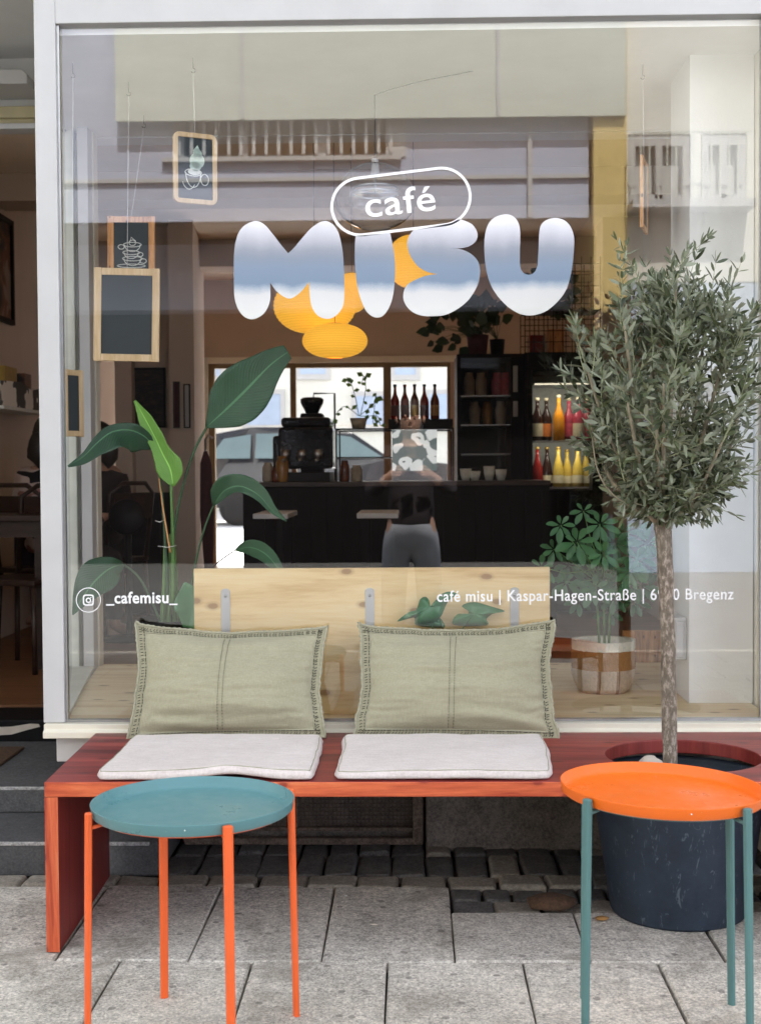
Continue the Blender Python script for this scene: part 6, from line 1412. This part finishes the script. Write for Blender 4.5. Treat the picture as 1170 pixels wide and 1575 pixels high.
def car(x, y, z, label, paint, flip=1):
    t = thing('parked_car', label, 'car', (x, y, z)); Lh = 2.2
    side = [(-2.18, .35), (-2.2, .62), (-2.12, .86), (-1.95, .98), (-1.05, 1.06), (-.45, 1.48), (.1, 1.58), (1.2, 1.58), (1.75, 1.48), (2.05, 1.05), (2.18, .9), (2.2, .45), (2.12, .30), (-2.05, .28)]
    cur = side
    mb = MB(); n = len(cur); secs = []
    for yy, k_, kr in ((-.88, .96, .0), (-.90, 1.0, 0), (.90, 1.0, 0), (.88, .96, 0)):
        secs.append([V((x + a * flip * (k_ if abs(a) > 1.9 else 1), y + (yy if b_ < 1.08 else yy * (1 - .28 * (b_ - 1.08) / .5)), z + b_)) for a, b_ in cur])
    vs = [p for s_ in secs for p in s_]; fs = [(k_ * n + i, k_ * n + (i + 1) % n, (k_ + 1) * n + (i + 1) % n, (k_ + 1) * n + i) for k_ in range(3) for i in range(n)] + [tuple(range(n)), tuple(range(3 * n, 4 * n))[::-1]]
    mb.add(vs, fs, 0, False); bm = mb.build('body', paint, t, .03, 3)
    def wpoly(pts, yy): return [(x + a * flip, z + b_) for a, b_ in pts]
    M.setdefault('car_glass', simple('car_glass', (.12, .17, .18), .05, .1, 3, 0))
    for pts in ([(-.95, 1.08), (-.42, 1.42), (.02, 1.48), (.02, 1.08)], [(.10, 1.08), (.10, 1.48), (1.1, 1.48), (1.1, 1.08)], [(1.18, 1.08), (1.18, 1.47), (1.62, 1.40), (1.85, 1.08)]):
        g = MB(); vs = []
        for off in (0.0, .02):
            for a, b_ in pts: vs.append(V((x + a * flip, y - .915 * (1 - .28 * max(0, b_ - 1.08) / .5) + off, z + b_)))
        n_ = len(pts); g.add(vs, [tuple(range(n_)), tuple(range(n_, 2 * n_))[::-1]] + [(i, (i + 1) % n_, (i + 1) % n_ + n_, i + n_) for i in range(n_)]); g.build('window', 'car_glass', t)
    for a in (-1.35, 1.38):
        wh = MB(); c = V((x + a * flip, y - .80, z + .31)); wh.lathe([(.18, -.10), (.30, -.10), (.315, -.06), (.315, .06), (.30, .10), (.18, .10)], (0, 0, 0), 32); wh.v = [Matrix.Rotation(R(90), 3, 'X') @ p + c for p in wh.v]; w_ = wh.build('wheel', 'mat_rubber', t)
        rm = MB(); rm.lathe([(.02, -.112), (.19, -.105), (.19, .0), (.02, 0)], (0, 0, 0), 24); rm.v = [Matrix.Rotation(R(90), 3, 'X') @ p + V((c.x, c.y - .0, c.z)) for p in rm.v]; rm.v = [V((p.x, 2 * c.y - p.y, p.z)) if False else p for p in rm.v]; rm.build('rim', 'steel', w_)
    s_ = MB(); s_.box(x - 1.0, x + 1.6, y - .79, y - .77, z + 1.585, z + 1.61); s_.build('roof_rail', 'steel', t)
    s_ = MB(); s_.box(x - 1.95, x + 1.95, y - .92, y - .90, z + .60, z + .66); s_.build('side_trim', 'steel', t)
    for a in (-2.17, 2.14): s_ = MB(); s_.blob((x + a * flip, y - .66, z + .74), (.05, .16, .10), 1, .05, 2); s_.build('headlight' if a < 0 else 'tail_light', 'chalk' if a < 0 else 'red_glass', t)
M['car_paint'] = simple('car_paint', (.018, .02, .026), .22, .05, 3, 0)
car(ax(500, 17.4), 18.0, ZR, 'dark parked estate car in the rear street seen through the cafe windows', 'car_paint', -1)

# ================================================================== ACROSS THE STREET (mirrored in the glass)
YO = -12.0
def rx(px): return (px - 632) * (4.15 - YO) / F_PX
def rz(py): return 1.26 + (723 - py) * (4.15 - YO) / F_PX
op = thing('opposite_building', 'pale grey building with a dark recessed ground floor across the street', 'building', (-3, YO, 0))
X0, X1 = -9.0, rx(905); zf = rz(340)
wX0, wX1, wZ0, wZ1 = rx(272), rx(612), rz(246), rz(246) + 1.7
mb = MB(); mb.box(X0, wX0, YO - 1.5, YO, zf, 7.4); mb.box(wX1, X1, YO - 1.5, YO, zf, 7.4); mb.box(wX0, wX1, YO - 1.5, YO, zf, wZ0); mb.box(wX0, wX1, YO - 1.5, YO, wZ1, 7.4)
mb.box(X0, X1, YO - 5.0, YO - 1.501, 3.4, 7.4)
mb.build('upper_wall', 'render_wall', op)
mb = MB(); mb.box(X0, X1, YO + .001, YO + .05, rz(281), rz(275)); mb.box(rx(255), rx(620), YO + .001, YO + .10, rz(251), rz(245)); mb.build('ledge', 'white_paint', op)
wn_ = MB(); wn_.box(wX0, wX0 + .12, YO - .2, YO - .02, wZ0, wZ1); wn_.box(wX1 - .12, wX1 + .12, YO - .2, YO + .02, wZ0, wZ1)
for p in (377, 497): wn_.box(rx(p - 6), rx(p + 8), YO - .2, YO - .02, wZ0, wZ1)
wn_.box(wX0 + .12, wX1 - .12, YO - .2, YO - .05, wZ0, wZ0 + .06)
ww = wn_.build('window', 'white_paint', op); MB().box(wX0, wX1, YO - .30, YO - .26, wZ0, wZ1).build('pane', 'dark_cloth' if False else 'espresso', ww)
rl = MB()
for p in range(282, 612, 19): rl.box(rx(p) - .02, rx(p) + .02, YO + .06, YO + .08, wZ0 + .04, wZ0 + 1.0)
rl.box(wX0, wX1, YO + .055, YO + .085, wZ0 + 1.0, wZ0 + 1.04); rl.build('railing', 'white_paint', op)
MB().box(rx(812), rx(819), YO + .001, YO + .07, zf, 7.3).build('drainpipe', 'white_paint', op)
gf = MB(); gf.box(X0, X1, YO - 2.2, YO - 2.0, 0, 3.4); gf.box(X0, X1, YO - 1.99, YO - .001, zf - .02, zf - .001) 
gf.build('ground_floor_wall', 'espresso', op); 
cl = MB()
for p in (60, 560, 1100):
    pass
# neighbouring yellow and cream houses with a balcony
nb = thing('balcony_house', 'yellow and cream house with a railed balcony across the street', 'building', (4.5, YO, 0))
nX0, nX1, nX2 = rx(910), rx(960), rx(1250)
MB().box(nX0, nX1, YO - 4, YO + .15, rz(520), 7.4).build('yellow_wall', 'yellow_render', nb)
MB().box(nX0, nX1, YO - 4, YO - 1.5, 0, rz(520) - .001).build('passage_wall', 'espresso', nb)
mb = MB(); mb.box(nX1, nX2, YO - 4, YO, rz(440), rz(325)); mb.box(nX1, nX2, YO - 4, YO, rz(215), 7.4)
bw0, bw1 = rz(325), rz(238)
mb.box(rx(1060), rx(1075), YO - 4, YO, bw0, rz(215)); mb.box(nX1, rx(965), YO - 4, YO, bw0, rz(215)); mb.box(rx(1145), nX2, YO - 4, YO, bw0, rz(215)); mb.box(nX1, nX2, YO - 3, YO - 2.0, 0, rz(440))
mb.build('cream_wall', 'cream_render', nb)
MB().box(nX1, nX2, YO - 1.99, YO - .01, 0, rz(440) - .002).build('shop_front', 'blue_blind', nb)
for a, b2 in ((966, 1058), (1077, 1143)):
    f = MB(); x0, x1 = rx(a), rx(b2); f.box(x0, x0 + .08, YO - .15, YO - .02, bw0, rz(216)); f.box(x1 - .08, x1, YO - .15, YO - .02, bw0, rz(216)); f.box((x0 + x1) / 2 - .04, (x0 + x1) / 2 + .04, YO - .15, YO - .02, bw0, rz(232)); f.box(x0 + .08, x1 - .08, YO - .15, YO - .02, rz(232), rz(216)); f.box(x0 + .08, x1 - .08, YO - .15, YO - .02, bw0, bw0 + .15)
    o = f.build('window', 'white_paint', nb); MB().box(x0, x1, YO - .22, YO - .18, bw0, rz(216)).build('curtain', 'curtain', o)
mb = MB(); mb.box(nX1 + .02, rx(1145), YO + .001, YO + .45, rz(336), rz(324)); mb.build('balcony_slab', 'white_paint', nb)
mb = MB()
for p in range(962, 1144, 13): mb.box(rx(p) - .008, rx(p) + .008, YO + .40, YO + .416, rz(324), rz(226))
mb.box(nX1 + .02, rx(1145), YO + .395, YO + .42, rz(226), rz(224)); mb.build('balcony_railing', 'pale_green_paint', nb)
# left neighbour closes the street
lnb = thing('corner_house', 'plain pale house at the far left across the street', 'building', (-14, YO, 0)); MB().box(-22, X0 - .01, YO - 5, YO + .2, 0, 8.0).build('wall', 'cream_render', lnb)
rnb = thing('end_house', 'plain pale house at the far right across the street', 'building', (10, YO, 0)); MB().box(nX2 + .01, 20, YO - 5, YO + .2, 0, 8.2).build('wall', 'render_wall', rnb)

# projecting balcony front of the opposite building
YBAL = YO + 0.24; DB = 4.15 - YBAL
def bx_(px): return (px - 632) * DB / F_PX
zB = 1.26 + (723 - 186) * DB / F_PX
bal = thing('balcony', 'long projecting balcony with a smooth grey-green front across the street', 'balcony', (bx_(573), YBAL, zB))
MB().box(bx_(183), bx_(962), YBAL - .06, YBAL, zB, zB + 1.9).build('front_panel', 'awning_cloth', bal)
MB().box(bx_(183), bx_(962), YO + .16, YBAL - .061, zB + .75, zB + .90).build('balcony_slab', 'render_wall', bal)
for px in (378, 768): MB().box(bx_(px) - .02, bx_(px) + .02, YBAL + .0005, YBAL + .03, zB + .01, zB + 1.9).build('seam_strip', 'white_paint', bal)

# ---------------- the photographer, mirrored faintly in the glass
def standing(x, y, label):
    s = -1                                          # not used: faces +y
    def P(a, f, u, r_): return (x + a, y + f, u, r_)
    J = [P(0, 0, .92, .125), P(0, 0, 1.05, .110), P(0, .0, 1.22, .125), P(0, -.01, 1.36, .10), P(0, 0, 1.43, .050), P(0, .02, 1.49, .052), P(0, .03, 1.55, .078), P(0, .035, 1.61, .084), P(0, .03, 1.675, .052)]
    E = [(i, i + 1) for i in range(8)]
    for sg in (1, -1):
        b0 = len(J); J += [P(.155 * sg, 0, 1.37, .055), P(.235 * sg, .03, 1.20, .044), P(.25 * sg, .09, 1.11, .038), P(.15 * sg, .22, 1.21, .030), P(.098 * sg, .272, 1.245, .022)]
        E += [(3, b0)] + [(b0 + k, b0 + k + 1) for k in range(4)]
        for k, (dz, ln) in enumerate(((.028, .9), (.010, 1.0), (-.008, .95), (-.025, .75))):
            f0 = len(J); J += [P(.092 * sg, .292, 1.25 + dz, .0095), P(.084 * sg, .308, 1.252 + dz, .0085), P((.084 - .030 * ln) * sg, .311 + .003, 1.254 + dz, .0068)]; E += [(b0 + 4, f0), (f0, f0 + 1), (f0 + 1, f0 + 2)]
        f0 = len(J); J += [P(.082 * sg, .262, 1.25, .010), P(.058 * sg, .270, 1.262, .008)]; E += [(b0 + 4, f0), (f0, f0 + 1)]
        l0 = len(J); J += [P(.095 * sg, 0, .88, .092), P(.11 * sg, .01, .50, .060), P(.115 * sg, 0, .12, .040), P(.12 * sg, .03, .05, .038), P(.13 * sg, .13, .03, .032)]
        E += [(0, l0)] + [(l0 + k, l0 + k + 1) for k in range(4)]
    body = skin_body('person', J, E, 'skin', loc=(x, y, 0), sub=2); tag(body, label, 'person')
    T = [P(0, 0, .84, .178), P(0, 0, .98, .168), P(0, 0, 1.20, .150), P(0, -.01, 1.36, .12), P(0, 0, 1.41, .065)]; TE = [(0, 1), (1, 2), (2, 3), (3, 4)]
    for sg in (1, -1): b0 = len(T); T += [P(.16 * sg, 0, 1.37, .072), P(.24 * sg, .03, 1.20, .060), P(.255 * sg, .09, 1.105, .052), P(.165 * sg, .205, 1.20, .040)]; TE += [(3, b0), (b0, b0 + 1), (b0 + 1, b0 + 2), (b0 + 2, b0 + 3)]
    skin_body('sweater', T, TE, 'dark_cloth', body)
    T = [P(0, 0, 1.0, .150), P(0, 0, .90, .165), P(0, 0, .84, .16)]; TE = [(0, 1), (1, 2)]
    for sg in (1, -1): l0 = len(T); T += [P(.095 * sg, 0, .76, .108), P(.115 * sg, .01, .50, .088), P(.12 * sg, 0, .10, .078)]; TE += [(2, l0), (l0, l0 + 1), (l0 + 1, l0 + 2)]
    skin_body('trousers', T, TE, 'jeans', body)
    h = MB(); h.blob((x, y + .01, 1.63), (.096, .10, .095), 5, .12, 3); h.blob((x, y - .05, 1.53), (.085, .05, .12), 6, .2, 2); h.build('hair', 'hair', body)
    fc = MB()
    for sg in (1, -1): fc.blob((x + .031 * sg, y + .112, 1.605), (.011, .008, .007), 0, 0, 1); fc.blob((x + .086 * sg, y + .03, 1.585), (.012, .02, .028), 0, 0, 1)
    fc.blob((x, y + .125, 1.575), (.012, .014, .02), 0, 0, 1); fc.blob((x, y + .112, 1.535), (.02, .008, .006), 0, 0, 1); fc.build('face', 'skin', body)
    for sg in (1, -1): sh = MB(); sh.blob((x + .13 * sg, y + .06, .045), (.05, .14, .048), 2, .05, 3); sh.build('shoe', 'white_paint', body)
standing(0.0, CAMY - .33, 'person in a dark sweater and pale jeans holding up a phone, facing the window')
ph = thing('phone', 'black phone held upright in both hands', 'phone', (0, CAMY - .014, 1.19))
MB().box(-.0375, .0375, CAMY - .018, CAMY - .010, 1.185, 1.335).build('phone_body', 'black_gloss', ph, .004)
MB().box(-.034, .034, CAMY - .0192, CAMY - .0182, 1.19, 1.33).build('screen', 'black', ph)
mb = MB(); mb.lathe([(.001, 0), (.006, 0), (.006, .0016), (.001, .0016)], (0, 0, 0), 20); mb.v = [Matrix.Rotation(R(90), 3, 'X') @ p + V((0, CAMY - .0075, 1.30)) for p in mb.v]; mb.build('camera_lens', 'steel', ph)
